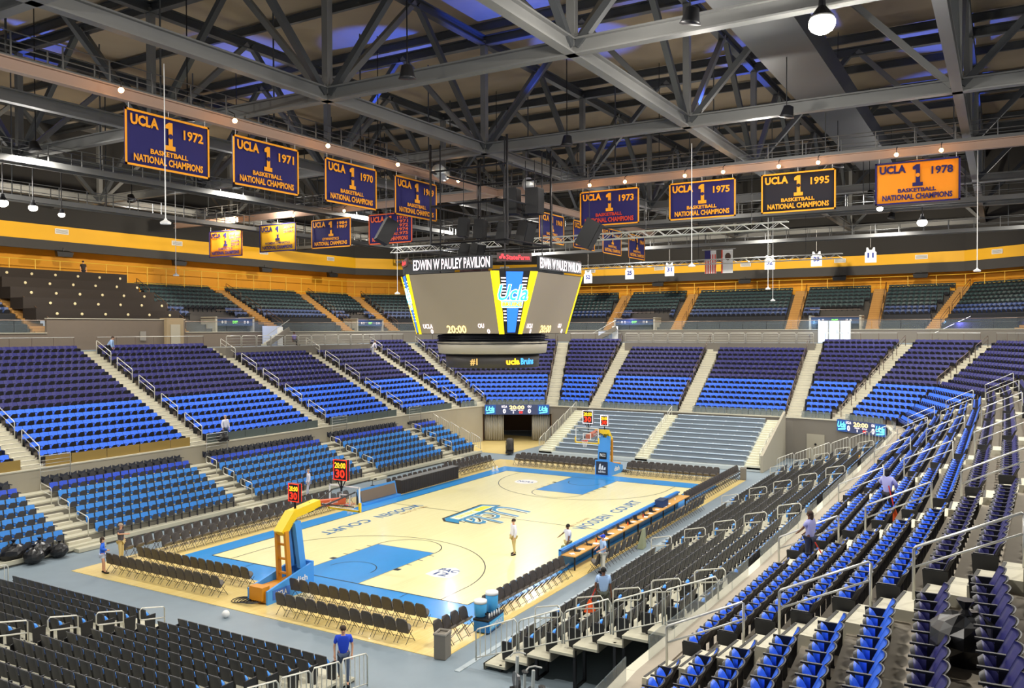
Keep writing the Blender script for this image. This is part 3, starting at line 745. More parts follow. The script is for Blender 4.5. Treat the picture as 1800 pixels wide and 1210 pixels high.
# press tribune: dark steps with round white markers
pt = empty('press_tribune', (0,35.3,12.1), 0, 'dark stepped press tribune dotted with round white markers', 'tribune')
for r in range(5):
    MB().box((-.3,1.5+1.7*r,.4+.85*r),(12.6 if r < 3 else 12.0,1.75,.9)).build('tribune_step', mat('tribune_dark',(42,34,28),.85,var=.1), pt)
    if r < 5:
        for j in range(6):
            x = -5.0+2.0*j+(.5 if r % 2 else 0); m_ = MB().lathe([(.11,0),(.11,.03),(.07,.045)],(0,0,0),12)
            o = m_.build('round_marker', mat('marker_cream',(220,205,160),.6), pt); o.rotation_euler = (PI/2,0,0); o.location = (x,.62+1.7*r,.45+.85*r)
# back walls / soffits / bulkheads
def ring(i0, i1, t, z0, z1, th, mt, name, shift=0.0, z0b=None):
    for i in range(i0, i1):
        a, b = up_(i,t), up_(i+1,t); mb = MB(); wallseg(mb, a, b, z0, z1, th); o = mb.build(name, mt); tag(o, kind='structure')
        yield o, a, b
LIM = len(UF)-1
for i in range(LIM):
    far = i >= 7; side = 'wall_left' if i < 6 else 'wall_far'
    zb, zr, zs, zk, zt = (15.5, 17.3, 18.2, 19.0, 20.3) if not far else (15.4, 16.7, 17.0, 18.0, 19.1)
    if i == 6: zb, zr, zs, zk, zt = (15.4,17.0,17.6,18.5,19.7)
    a, b = up_(i,1.22), up_(i+1,1.22); a0, b0 = up_(i,1.0), up_(i+1,1.0)
    mb = MB(); wallseg(mb, a, b, zb-.5, zs+.1, .25); o = mb.build(side, yellow2); tag(o, kind='structure')
    g = MB(); g.add([(a0.x,a0.y,zb),(b0.x,b0.y,zb),(b.x,b.y,zb),(a.x,a.y,zb)], [(0,1,2,3)]); g.add([(a0.x,a0.y,zb-.4),(b0.x,b0.y,zb-.4),(b0.x,b0.y,zb),(a0.x,a0.y,zb)], [(0,1,2,3)]); g.build('top_walkway', yellow2, o)
    s = MB(); s.add([(a0.x,a0.y,zs),(b0.x,b0.y,zs),(b.x,b.y,zs-.35),(a.x,a.y,zs-.35)], [(3,2,1,0)]); s.build('sloped_soffit', mat('gold_soffit',(176,140,30),.8), o)
    # post and rail along the walkway
    Ld = (b0-a0).length; dv = (b0-a0).normalized(); n = max(3,int(Ld/2.1)); rr = MB()
    rr.tube([a0+Vector((0,0,zr)), b0+Vector((0,0,zr))], .035, 0, 4); rr.tube([a0+Vector((0,0,zb+.25)), b0+Vector((0,0,zb+.25))], .03, 0, 4); rr.build('walkway_rail', mat('gold_rail',(240,196,70),.5), o)
    for q in range(n): p = a0+dv*(Ld*q/n); MB().bar(p+Vector((0,0,zb)), p+Vector((0,0,zr)), .05, .05).build('rail_post', mat('gold_rail',(240,196,70),.5), o)
    mb = MB(); wallseg(mb, a0, b0, zs, zk, .5); o2 = mb.build(side, bulk); tag(o2, kind='structure')
    mb = MB(); wallseg(mb, a0, b0, zk, zt, .56); mb.build('gold_fascia', yellow, o2)
    mb = MB(); wallseg(mb, up_(i,1.0), up_(i+1,1.0), zt, 29, .2); mb.build('dark_upper_wall', mat('dark_upper_wall',(46,44,42),.9), o2)
    # vents on the fascia
    inw = Vector((dv.y,-dv.x,0)); 
    if inw.dot(a0) > 0: inw = -inw
    nv = max(1,int(Ld/7.0))
    for q in range(nv):
        p = a0+dv*(Ld*(q+.5)/nv)+inw*.32+Vector((0,0,zt-.45)); rz = math.atan2(dv.y,dv.x)
        v = empty('air_vent', p, rz, 'louvred white air vent on the gold fascia, %s from the left' % od(sum(1 for x in bpy.data.objects if x.name.startswith('air_vent'))), 'vent', 'fascia vents')
        MB().box((0,0,0),(1.2,.08,.45)).build('vent_frame', white, v)
        lo = MB()
        for z in (-.14,-.07,0,.07,.14): lo.box((0,-.05,z),(1.05,.03,.035))
        lo.build('louvre', mat('vent_grey',(140,135,120),.6), v)
    # black speakers hanging under the soffit
    if i in (1,2,3,4,5,8,9,10,11,12):
        for q in range(1 if Ld < 13 else 1):
            p = a0+dv*(Ld*.5)+inw*.5+Vector((0,0,zs-.25)); v = empty('soffit_speaker', p, math.atan2(dv.y,dv.x), 'black box speaker under the charcoal band, %s from the left' % od(sum(1 for x in bpy.data.objects if x.name.startswith('soffit_speaker'))), 'speaker', 'speakers under the charcoal band')
            MB().add([(-.65,-.3,-.3),(.65,-.3,-.3),(.75,-.35,.1),(-.75,-.35,.1),(-.5,.3,-.3),(.5,.3,-.3),(.6,.3,.3),(-.6,.3,.3)], [(0,1,2,3),(5,4,7,6),(1,5,6,2),(4,0,3,7),(3,2,6,7),(4,5,1,0)]).build('speaker_box', black, v)
            MB().bar((0,0,.1),(0,0,.5),.06,.06).build('hanger', blackm, v)
# portals (doorways to the concourse) in the upper tier front
navyp = mat('portal_navy',(40,62,96),.5)
glowp = mat('lit_glass',(205,225,245),.4,emit=1.3)
PORT = [('door_2',3.0-.0, 2, 12.0), ('door_3', 0, 4, 31.4), ('door_4', 0, 8, 10.0), ('door_5', 0, 10, -11.6)]
for nm, _, si, c in PORT:
    if si < 6: org = (c, 35.7, 0); rz = 0
    else: org = (46.8, c, 0); rz = -PI/2
    root = empty(nm, org, rz); tag(root, kind='structure')
    w = 4.4 if si < 6 else 4.8
    MB().box((0,.55,12.0),(w,1.0,.65)).build('sign_band', navyp, root)
    MB().box((0,1.0,12.36),(w+.3,2.0,.08)).build('portal_roof', raild, root)
    MB().tube([(-w/2,.05,13.1),(w/2,.05,13.1)],.03).build('roof_rail', raild, root)
    MB().box((-w/2,1.0,11.8),(.2,2.0,1.4)).build('portal_side', wallbeige, root); MB().box((w/2,1.0,11.8),(.2,2.0,1.4)).build('portal_side', wallbeige, root)
    t = MB(); put_text(t,'EXIT',(0,.03,12.0),(1,0,0),(0,0,1),.6,.22,0,.03); t.build('exit_sign', led_grn, root)
    t = MB()
    for x in (-1.5,1.5):
        t.lathe([(.12,0),(.12,.02)],(0,0,0),12); n0 = len(t.v)-24
        for q in range(n0, len(t.v)): v = t.v[q]; t.v[q] = (x+v[0], .03-v[2], 12.0+v[1])
        for dx in (.3,.42): t.box((x+dx*(1 if x < 0 else -1),.03,12.0),(.06,.02,.26))
    t.build('pictogram', white, root)
    # lit glazing with mullions
    MB().box((0,1.9,11.3),(w-.2,.06,1.0)).build('lit_glazing', glowp, root)
    for q in range(5): MB().box((-w/2+.3+q*(w-.6)/4,1.82,11.3),(.07,.06,1.0)).build('mullion', navyp, root)
# tall glass doors right of centre at the concourse level
root = empty('door_6', (46.1,-11.9,9.75), -PI/2); tag(root, kind='structure')
for q in range(3):
    MB().box((-1.3+q*1.05,0,1.1),(.9,.05,2.15)).build('door_leaf', glowp, root)
    MB().box((-1.3+q*1.05+.5,-.03,1.1),(.08,.08,2.2)).build('door_frame', alum, root)
    MB().tube([(-1.3+q*1.05+.3,-.08,.9),(-1.3+q*1.05+.3,-.08,1.3)],.02).build('door_handle', blackm, root)
# open stairs lit blue
for c, lb, si in (((15.6,34.6,9.75),'left',0),((46.0,12.9,9.75),'far',1),((45.2,-22.3,9.75),'right corner',1)):
    rz = 0 if si == 0 else -PI/2
    r0 = empty('concourse_stair', c, rz, 'white walled stair with sloping rail at the %s portal' % lb, 'stair', 'stairs up to the upper tier')
    MB().box((0,.1,.95 if si == 0 else .6),(2.4,.12,1.9 if si == 0 else 1.2)).build('stair_back_wall', mat('stair_white',(190,200,222),.7), r0)
    st = MB()
    for q in range(9): st.box((-1.3+q*.3,-.35,.1+.16*q),(.32,.8,.16))
    st.build('stair_flight', conc_l, r0)
    MB().bar((-1.5,-.8,.1),(1.4,-.8,1.6),.1,.45).build('stringer', wallgrey, r0)
    MB().tube([(-1.5,-.8,1.0),(1.4,-.8,2.5)],.03).build('stair_rail', alum, r0)
    MB().box((.9,-.02,.9),(.7,.05,1.8)).build('stair_door', white, r0)
for loc, col, pw in (((13.8,34.0,12.6),(.35,.5,1),60),((46.0,10.6,12.6),(.2,.3,1),80),((43.8,-22.5,11.6),(.15,.15,1),160),((31.5,34.2,12.4),(.3,.4,1),50),((45.8,-9.6,11.8),(.2,.5,1),40)):
    l = bpy.data.lights.new('blue_wash_lamp','POINT'); l.energy = pw; l.color = col; l.shadow_soft_size = .15; o = bpy.data.objects.new('blue_wash_lamp', l); COL.objects.link(o); o.location = loc

# ------------------------------------------------------------------ roof and trusses
rf = MB().slab([(-62,-52),(66,-52),(66,52),(-62,52)], 29.6, 30); rfo = rf.build('ceiling', roofm); tag(rfo, kind='structure')
for x in np.arange(-54,62,6.75): MB().ibeam((x,-50,29.25),(x,50,29.25),.22,.45).build('roof_purlin', steel_d, rfo)
XL = [-40.5,-27,-13.5,0,13.5,27,40.5,54]; YL = [-37,-24.5,-12,.5,13,25.5,38]; ZB, ZT = 22, 28.4
def truss(a, b, nodes, lab, mtl, axis):
    root = empty('roof_truss', a, 0, lab, 'truss', 'roof trusses'); a0 = Vector(a); dv = (Vector(b)-a0); 
    MB().ibeam((0,0,0), dv, .42, .55, 0, .07).build('bottom_chord', mtl, root)
    MB().ibeam((0,0,ZT-ZB), dv+Vector((0,0,ZT-ZB)), .42, .5, 0, .07).build('top_chord', steel_d, root)
    dn = dv.normalized(); N = [Vector(n)-a0 for n in nodes]
    for p in N:
        if axis == 'x': MB().bar(p, p+Vector((0,0,ZT-ZB)), .34, .34).build('vertical_post', steel, root)
        MB().box(p+Vector((0,0,.1)), (.9,.12,.7) if axis == 'x' else (.12,.9,.7)).build('gusset_plate', steel, root)
    for p, q in zip(N[:-1], N[1:]):
        md = (p+q)/2+Vector((0,0,ZT-ZB))
        MB().bar(p+dn*.2, md-dn*.15, .3, .28).build('diagonal', steel, root); MB().bar(q-dn*.2, md+dn*.15, .3, .28).build('diagonal', steel_d, root)
    return root
for j, y in enumerate(YL):
    truss((-62,y,ZB),(64,y,ZB),[(x,y,ZB) for x in XL],'steel roof truss running the length of the court, %s from the right' % od(j), steel,'x')
for j, x in enumerate(XL):
    truss((x,-50,ZB),(x,50,ZB),[(x,y,ZB) for y in YL],'steel roof truss running across the hall, %s from the near end' % od(j), steel,'y')
# catwalks
def catwalk(a, b, label, w=1.0, mtl=None):
    a, b = Vector(a), Vector(b); root = empty('catwalk', a, 0, label, 'catwalk', 'catwalks under the roof'); d = b-a; Ld = d.length; dn = d.normalized(); sd = Vector((-dn.y,dn.x,0))*w/2
    MB().bar((0,0,0), d, w, .08).build('deck', mtl or steel_d, root)
    MB().bar(-sd, d-sd, .08, .32).build('side_beam', steel, root); MB().bar(sd, d+sd, .08, .32).build('side_beam', steel, root)
    for z in (.5,1.05):
        MB().tube([-sd+Vector((0,0,z)), d-sd+Vector((0,0,z))], .025, 0, 4).build('rail', steel, root); MB().tube([sd+Vector((0,0,z)), d+sd+Vector((0,0,z))], .025, 0, 4).build('rail', steel, root)
    n = int(Ld/2)
    for i in range(n+1):
        for s_ in (-sd, sd): MB().bar(d*(i/n)+s_, d*(i/n)+s_+Vector((0,0,1.05)), .05, .05).build('rail_post', steel, root)
    for i in range(int(Ld/6.7)+1):
        p = d*(i*6.7/Ld); MB().bar(p, p+Vector((0,0,ZT-a.z)), .06, .06).build('hanger', steel_d, root)
    return root
catwalk((9.6,-44,21.3),(9.6,40,21.3),'long catwalk behind the right banner row')
catwalk((-45,6.0,21.3),(9,6.0,21.3),'catwalk behind the left banner row')
catwalk((25,-44,20.2),(25,42,20.2),'farther catwalk crossing above the far hoop')
catwalk((-45,30,20.0),(50,30,20.0),'catwalk above the left tier')
catwalk((42,-40,19.8),(42,40,19.8),'farthest catwalk above the far tier')
catwalk((-45,20.5,20.6),(25,20.5,20.6),'catwalk above the left sideline stand')
catwalk((-45,-34,21.3),(50,-34,21.3),'catwalk above the right tier')
# big beams that carry the banners
pink = mat('pinkish_beam',(168,140,122),.6)  # even pinkish tone of the banner beams
for a, b, lb in (((-45,5.0,20.95),(8.8,5.0,20.95),'beam above the left banner row'),((8.8,-42,20.95),(8.8,40,20.95),'beam above the right banner row'),((8.8,5,20.95),(40,5,20.95),'beam above the far small banners')):
    o = MB().ibeam(a,b,.35,.45).build('banner_beam', pink); tag(o, 'steel %s' % lb, 'beam')
# wide duct
o = MB().bar((-30,-17.6,24.5),(30,-17.6,24.5),2.6,1.2).build('air_duct', steel_d); tag(o, 'wide flat dark air duct running above the right stand', 'duct')
for x, y, z, L_ in ((-2,2.5,20.6,1.6),(2.6,-1,20.2,1.4)):
    mb = MB().lathe([(.1,0),(.38,.02),(.4,.3),(.4,L_-.1),(.36,L_)],(0,0,0),14); o = mb.build('fan_drum', alum, None, True); o.location = (x,y,z); o.rotation_euler = (0,PI/2,.4)
    tag(o, 'grey drum shaped unit on the catwalk, %s one' % ('left' if x < 0 else 'right'), 'drum')
# lattice lighting trusses
def lattice(a, b, label, s=.45):
    a, b = Vector(a), Vector(b); root = empty('lighting_truss', a, 0, label, 'truss', 'lattice lighting trusses'); d = b-a; dn = d.normalized(); sd = Vector((-dn.y,dn.x,0))*s/2; uu = Vector((0,0,s/2)); n = int(d.length/.6); w = MB()
    for s1 in (-1,1):
        for s2 in (-1,1): w.tube([sd*s1+uu*s2, d+sd*s1+uu*s2], .035, 0, 4)
    w.build('chord', alum, root); w = MB()
    for i in range(n):
        p, q = d*(i/n), d*((i+1)/n); f = 1 if i % 2 else -1
        for s1 in (-1,1): w.tube([p+sd*s1+uu*f, q+sd*s1-uu*f], .022, 0, 4)
        w.tube([p+sd+uu*f, q-sd+uu*f], .02, 0, 4)
    w.build('lacing', alum, root)
    for t in (.12,.5,.88): MB().bar(d*t, d*t+Vector((0,0,ZB-a.z)), .03, .03).build('hoist_cable', blackm, root)
    return root
lattice((15,-13.9,18.1),(15,6.2,18.1),'white lattice truss hanging right of the scoreboard')
lattice((15,8.5,18.1),(15,19.5,18.1),'white lattice truss hanging left of the scoreboard')
lattice((40,-13.4,17.9),(40,14,17.9),'farther white lattice truss in front of the far gold wall')
# overhead beams that run at the perimeter, pale
for a, b in (((-9,28,20),(20,28,20)),((-20,36,21),(30,36,21))): pass
# hanging rods with small lamps
for n, (px, z0_, X, Y) in enumerate(((285,15.5,-20.3,3.0),(1700,14.6,16,-24.9),(1215,14.8,5,-10.6),(693,14.0,10,15.0),(450,15.2,-2,26),(72,16.2,-16,30),(1368,14.5,30,-9),(1409,13.7,36,-8))):
    r = empty('hanging_rod', (X,Y,z0_), 0, 'thin white hanging rod with a small lamp, %s of eight from the left' % od({285:1,1700:7,1215:4,693:3,450:2,72:0,1368:5,1409:6}[px]), 'rod', 'thin hanging rods')
    MB().tube([(0,0,.2),(0,0,ZB-z0_)], .022, 0, 6).build('rod', white, r); MB().lathe([(.05,.25),(.06,.2),(.22,.1),(.2,.02)],(0,0,0),10).build('lamp_cone', white, r)

# ------------------------------------------------------------------ floodlights
def area(name, loc, size, pw, col=(1,.96,.88), tgt=None, parent=None, shape='DISK'):
    l = bpy.data.lights.new(name,'AREA'); l.energy = pw; l.size = size; l.shape = shape; l.color = col
    o = bpy.data.objects.new(name, l); COL.objects.link(o); o.location = loc
    d = (Vector(tgt)-Vector(loc)) if tgt else Vector((0,0,-1)); o.rotation_euler = d.to_track_quat('-Z','Y').to_euler()
    return o
fi = 0
for x in (-30,-16,-2,12,26,40):
    for y in (-30,-17.5,-6,7,19.5,31):
        if abs(y) > 25 and x < -20 and y < 0: continue
        ty = y*.75; tx = x*.85
        loc = Vector((x,y,21.1)); d = (Vector((tx,ty,0))-loc).normalized()
        r = empty('floodlight', loc, 0, 'overhead floodlight in the row %s from the near end, %s from the right' % (od([-30,-16,-2,12,26,40].index(x)), od([-30,-17.5,-6,7,19.5,31].index(y))), 'floodlight', 'overhead floodlights')
        h = MB().lathe([(.1,.55),(.22,.5),(.3,.1),(.36,0)],(0,0,0),14).build('housing', blackm, r, True)
        q = d.to_track_quat('-Z','Y').to_euler(); h.rotation_euler = q
        MB().bar((0,0,.3),(0,0,8.2),.04,.04).build('bracket', blackm, r)
        area('floodlight_beam', loc+d*.05, .6, LAMP_W*(.3 if abs(y) < 10 and abs(x) < 20 else .6 if abs(y) < 10 else 1 if abs(y) < 25 else .7), tgt=loc+d)
        fi += 1
# bright bare lamps seen in the photograph
for n, (p, rr) in enumerate((((-14.4,-21.3,20.9),.42),((26,-21.1,18.95),.35),((-14.6,25.4,18.9),.3),((-12.9,25.2,18.8),.26),((-10.6,26,18.7),.2),((17,-19.3,19.0),.2),((-18,25.9,18.2),.28))):
    r = empty('pendant_lamp', p, 0, 'glowing round lamp under the roof, %s' % ['large one at the upper right','one near the orange banner','brightest at the left edge','second at the left edge','small one right of the left edge pair','small one near the 1995 banner','white one under the left beam'][n], 'lamp', 'glowing pendant lamps')
    MB().ball((0,0,0),(rr,rr,rr*.8),0,12).build('bulb', lampglow, r, True); MB().lathe([(rr*.7,.25*rr),(rr*.9,.5*rr),(.12,rr*1.3),(.1,rr*1.8)],(0,0,0),12).build('reflector', blackm, r)
    MB().bar((0,0,rr*1.7),(0,0,max(.6,ZB-p[2])),.05,.05).build('stem', blackm, r)
# added fill lamps without fixtures, they brighten the gold walls and fascia
for x in (-20,-6,8,22,34): 
    area('added_wall_fill', (x,31.5,20.6), .5, 900, (1,.9,.72), (x+1,44,17.6))
for y in (-19,-7,5,17): area('added_wall_fill', (43.5,y,20.4), .5, 900, (1,.9,.72), (55,y,16.6))
# blue uplights for the roof
for n, (x,y) in enumerate(((-27,14),(-2,18),(4.5,22),(-13,25.5),(.4,6.6),(-.8,-3.4),(5,-3.5),(2,-12.3),(6.5,-15.5),(1,-22.5),(16,-10.4),(17.6,-21.7),(30,-24),(30,6))):
    l = bpy.data.lights.new('blue_uplight','SPOT'); l.energy = 5200; l.color = (.04,.12,1); l.spot_size = 1.0; l.spot_blend = .4; l.shadow_soft_size = .1
    o = bpy.data.objects.new('blue_uplight', l); COL.objects.link(o); o.location = (x,y,22.6); o.rotation_euler = (PI+random.uniform(-.25,.25), random.uniform(-.25,.25), 0)
# added bare fill lamps that brighten the trusses, no fixtures modelled
for (x,y,e) in ((-27,-6,500),(-17,-15.2,900),(-7,-15,700),(3,-15,600),(20,-6,600),(-20,20,500),(8,26,500),(34,14,500),(-30,8,400)):
    l = bpy.data.lights.new('added_truss_fill','POINT'); l.energy = e; l.color = (1,.95,.86); l.shadow_soft_size = .25
    o = bpy.data.objects.new('added_truss_fill', l); COL.objects.link(o); o.location = (x,y,20.5)
# light of the large bare lamp
for p, e in (((-14.4,-21.3,20.3),1500),((26,-21.1,18.4),900),((-14,25,18.2),900)):
    l = bpy.data.lights.new('pendant_light','POINT'); l.energy = e; l.color = (1,.97,.9); l.shadow_soft_size = .3
    o = bpy.data.objects.new('pendant_light', l); COL.objects.link(o); o.location = p

# ------------------------------------------------------------------ banners
def banner(label, c, axis, lines, bg, ink, w=4.25, h=2.35, ink2=None, years=None):
    """c: centre-top; axis 'x' faces -y, 'y' faces -x"""
    root = empty('championship_banner', c, 0 if axis == 'x' else -PI/2, label, 'banner', 'championship banners')
    cl = MB(); n = 14; vs = []
    for i in range(n+1):
        x = -w/2+w*i/n
        for zt in (0,-.33,-.66,-1):
            sag = .04*math.sin(i/n*PI*3)*(1 if zt == 0 else 0)
            vs.append((x, .05*math.sin(i*.9)*(-zt), h*zt-sag))
    fs = [(4*i+q+1,4*(i+1)+q+1,4*(i+1)+q,4*i+q) for i in range(n) for q in range(3)]
    cl.add(vs, fs); o = cl.build('cloth', bg, root, True); md = o.modifiers.new('s','SOLIDIFY'); md.thickness = .02
    t = MB(); b_ = .09
    for q in ((0,-b_/2,w,b_),(0,-h+b_/2,w,b_)): t.box((q[0],-.045,q[1]),(q[2],.02,q[3]))
    for sx in (-1,1): t.box((sx*(w/2-b_/2),-.045,-h/2),(b_,.02,h))
    t.build('border', ink, root)
    t = MB(); R, U = (1,0,0), (0,0,1)
    put_text(t,'UCLA',(-1.22,-.075,-.42),R,U,1.35,.46,0,.045)
    if years:
        for q, yl in enumerate(years): put_text(t,yl,(1.25,-.075,-.4-.3*q if len(years) > 1 else -.62),R,U,1.05 if len(yl) < 6 else 1.5,.24 if len(years) > 1 else .44,0,.03)
    t.add([(-.2,-.07,-.35),(-.2,-.07,-.5),(-.05,-.07,-.5),(-.05,-.07,-1.22),(-.22,-.07,-1.22),(-.22,-.07,-1.42),(.3,-.07,-1.42),(.3,-.07,-1.22),(.16,-.07,-1.22),(.16,-.07,-.22),(-.02,-.07,-.22)],[tuple(range(10,-1,-1))[::-1]])
    for q, (s_, ww, hh, zz_) in enumerate(lines): put_text(t,s_,(0,-.075,zz_),R,U,ww,hh,0 if not ink2 else 1,.035)
    t.build('lettering', [ink, ink2 or ink], root)
    d_ = MB().lathe([(.11,0),(.11,.02)],(0,0,0),12).build('ball_emblem', bg, root); d_.rotation_euler = (PI/2,0,0); d_.location = (.05,-.07,-.82)
    for x in (-w/2+.2, 0, w/2-.2): MB().tube([(x,0,0),(x,0,.35)],.012,0,4).build('hanging_cord', white, root)
    return root
BK = [('BASKETBALL',1.9,.22,-1.62),('NATIONAL CHAMPIONS',3.5,.32,-1.98)]
GY = [('GYMNASTICS',1.8,.22,-1.62),('NATIONAL CHAMPIONS',3.5,.32,-1.98)]
WG = [("WOMEN'S GYMNASTICS",2.9,.2,-1.62),('NATIONAL CHAMPIONS',3.5,.32,-1.98)]
VB = [('VOLLEYBALL',1.8,.22,-1.62),('NATIONAL CHAMPIONS',3.5,.32,-1.98)]
zT = 20.45
for yr, x0 in (('1972',-20.72),('1971',-15.1),('1970',-8.9),('1969',-2.95),('1968',15.0),('1967',21.0),('1965',27.0),('1964',33.0)):
    banner('navy and gold %s championship banner, %s' % (yr, {'1972':'leftmost of the large left row','1971':'second of the large left row','1970':'third of the large left row','1969':'fourth of the large left row','1968':'first small one right of the cage','1967':'small one half hidden by a loudspeaker','1965':'small one crossed by the lattice truss','1964':'farthest small one on the right'}[yr]), (x0+2.13,5.0,zT), 'x', BK, navyb, gold, years=[yr], w=4.25)
for yr, y0, bg, ink in (('1973',-1.6,navyb,gold),('1975',-7.9,navyb,gold),('1995',-13.7,blackb,gold),('1978',-20.05,goldb,navyb)):
    banner({'1973':'navy 1973 championship banner with red lower lettering, leftmost of the right row','1975':'navy and gold 1975 championship banner, second of the right row','1995':'black and gold 1995 championship banner','1978':'orange 1978 championship banner with navy letters at the far right'}[yr], (8.8,y0-2.1,zT), 'y', BK, bg, ink, years=[yr], w=4.25, ink2=(redl if yr == '1973' else None))
banner('orange gymnastics championship banner at the left end', (8.8,33.2,zT-.35), 'y', GY, goldb, navyb, years=['1997 2000','2001 2003','2004','2010'])
banner("yellow women's gymnastics championship banner with the year 2010", (8.8,26.8,zT-.2), 'y', WG, yellowb, navyb, years=['AJ39','2010'])
banner('navy gymnastics championship banner with the years 1984 and 1987', (8.8,20.8,zT-.2), 'y', GY, navyb, gold, years=['1984','1987'])
banner('navy and red volleyball championship banner with a column of years', (8.8,14.7,zT-.2), 'y', VB, navyb, mat('banner_redorange',(220,90,35),.7), years=['1970','1971','1972','1974','1975'])
# warm picture lights over the banners
def picture_light(p, n, aim):
    r = empty('banner_spotlight', p, 0, 'small warm spotlight over the banners, %s from the left' % od(n), 'spotlight', 'warm banner spotlights')
    MB().ball((0,0,0),.11,0,8).build('bulb', lampwarm, r, True); MB().tube([(0,0,.1),(0,0,.3),(aim[0]*.4,aim[1]*.4,.5)],.025,0,5).build('arm', blackm, r)
    a = area('spot_beam', Vector(p)+Vector((0,0,-.02)), .2, 26 if p[1] > 15 else 60, (1,.6,.3), tgt=Vector(p)+Vector((aim[0]*1.2,aim[1]*1.2,-2.2)))
n = 0
for x in (-21.6,-15.9,-9.8,-4.0,2.2): picture_light((x,3.9,20.75), n, (0,1)); n += 1
for y in (-2.7,-5.2,-9.2,-11.6,-14.9,-17.1,-21.2,-23.4): picture_light((7.9,y,20.7), n, (1,0)); n += 1
for y in (34.5,31,24,18.5): picture_light((7.8,y,20.6), n, (1,0)); n += 1
# retired jerseys and flags
jm = mat('jersey_white',(226,230,240),.8)
for num, px, X, zc in (('52',1034,50,17.6),('25',1107,50,17.9),('31',1177,50,18.1),('32',1353,50,18.4),('33',1435,50,18.55),('11',1530,50,18.7)):
    ang = YAW-math.atan((px-900)/FPX); Y = CAM[1]+(X-CAM[0])*math.tan(ang)
    r = empty('retired_jersey', (X,Y,zc), -PI/2, 'white retired jersey number %s on the far side, %s from the left' % (num, {'52':'first','25':'second','31':'third','32':'fourth','33':'fifth','11':'sixth'}[num]), 'jersey', 'retired jerseys')
    pts = [(-.55,-.8),(.55,-.8),(.55,.25),(.42,.35),(.4,.75),(.25,.75),(.12,.5),(-.12,.5),(-.25,.75),(-.4,.75),(-.42,.35),(-.55,.25)]
    j = MB(); j.add([(x,-.02,z) for x,z in pts]+[(x,.02,z) for x,z in pts], [tuple(range(12)),tuple(range(23,11,-1))]+[(i,12+i,12+(i+1)%12,(i+1)%12) for i in range(12)]); j.build('jersey_cloth', jm, r)
    t = MB(); put_text(t,num,(0,-.04,-.05),(1,0,0),(0,0,1),.6,.5,0,.04); t.build('number', mat('jersey_blue',(30,50,140),.7), r)
    MB().tube([(0,0,.75),(0,0,3)],.012,0,4).build('cord', white, r)
for nm, px in (('stars and stripes flag',1249),('white state flag with a bear',1278)):
    ang = YAW-math.atan((px-900)/FPX); X = 44; Y = CAM[1]+(X-CAM[0])*math.tan(ang)
    r = empty('hanging_flag', (X,Y,18.2), -PI/2, '%s hanging vertically near the far wall' % nm, 'flag')
    MB().tube([(-.9,0,1.3),(.9,0,1.3)],.03).build('crossbar', alum, r); MB().tube([(0,0,1.3),(0,0,4)],.02).build('rope', blackm, r)
    if 'stars' in nm:
        MB().box((0,0,0),(1.2,.03,2.4)).build('flag_cloth', white, r)
        for q in range(5): MB().box((-.5+q*.25,-.02,-.2),(.11,.03,2.0)).build('stripe', redl, r)
        MB().box((-.3,-.03,.75),(.6,.03,.9)).build('canton', navyb, r)
    else:
        MB().box((0,0,0),(1.2,.03,2.4)).build('flag_cloth', white, r); MB().box((-.53,-.02,0),(.14,.03,2.4)).build('stripe', redl, r)
        MB().ball((.1,-.03,.5),(.32,.03,.4)).build('bear_figure', mat('bear_brown',(80,60,50),.8), r)

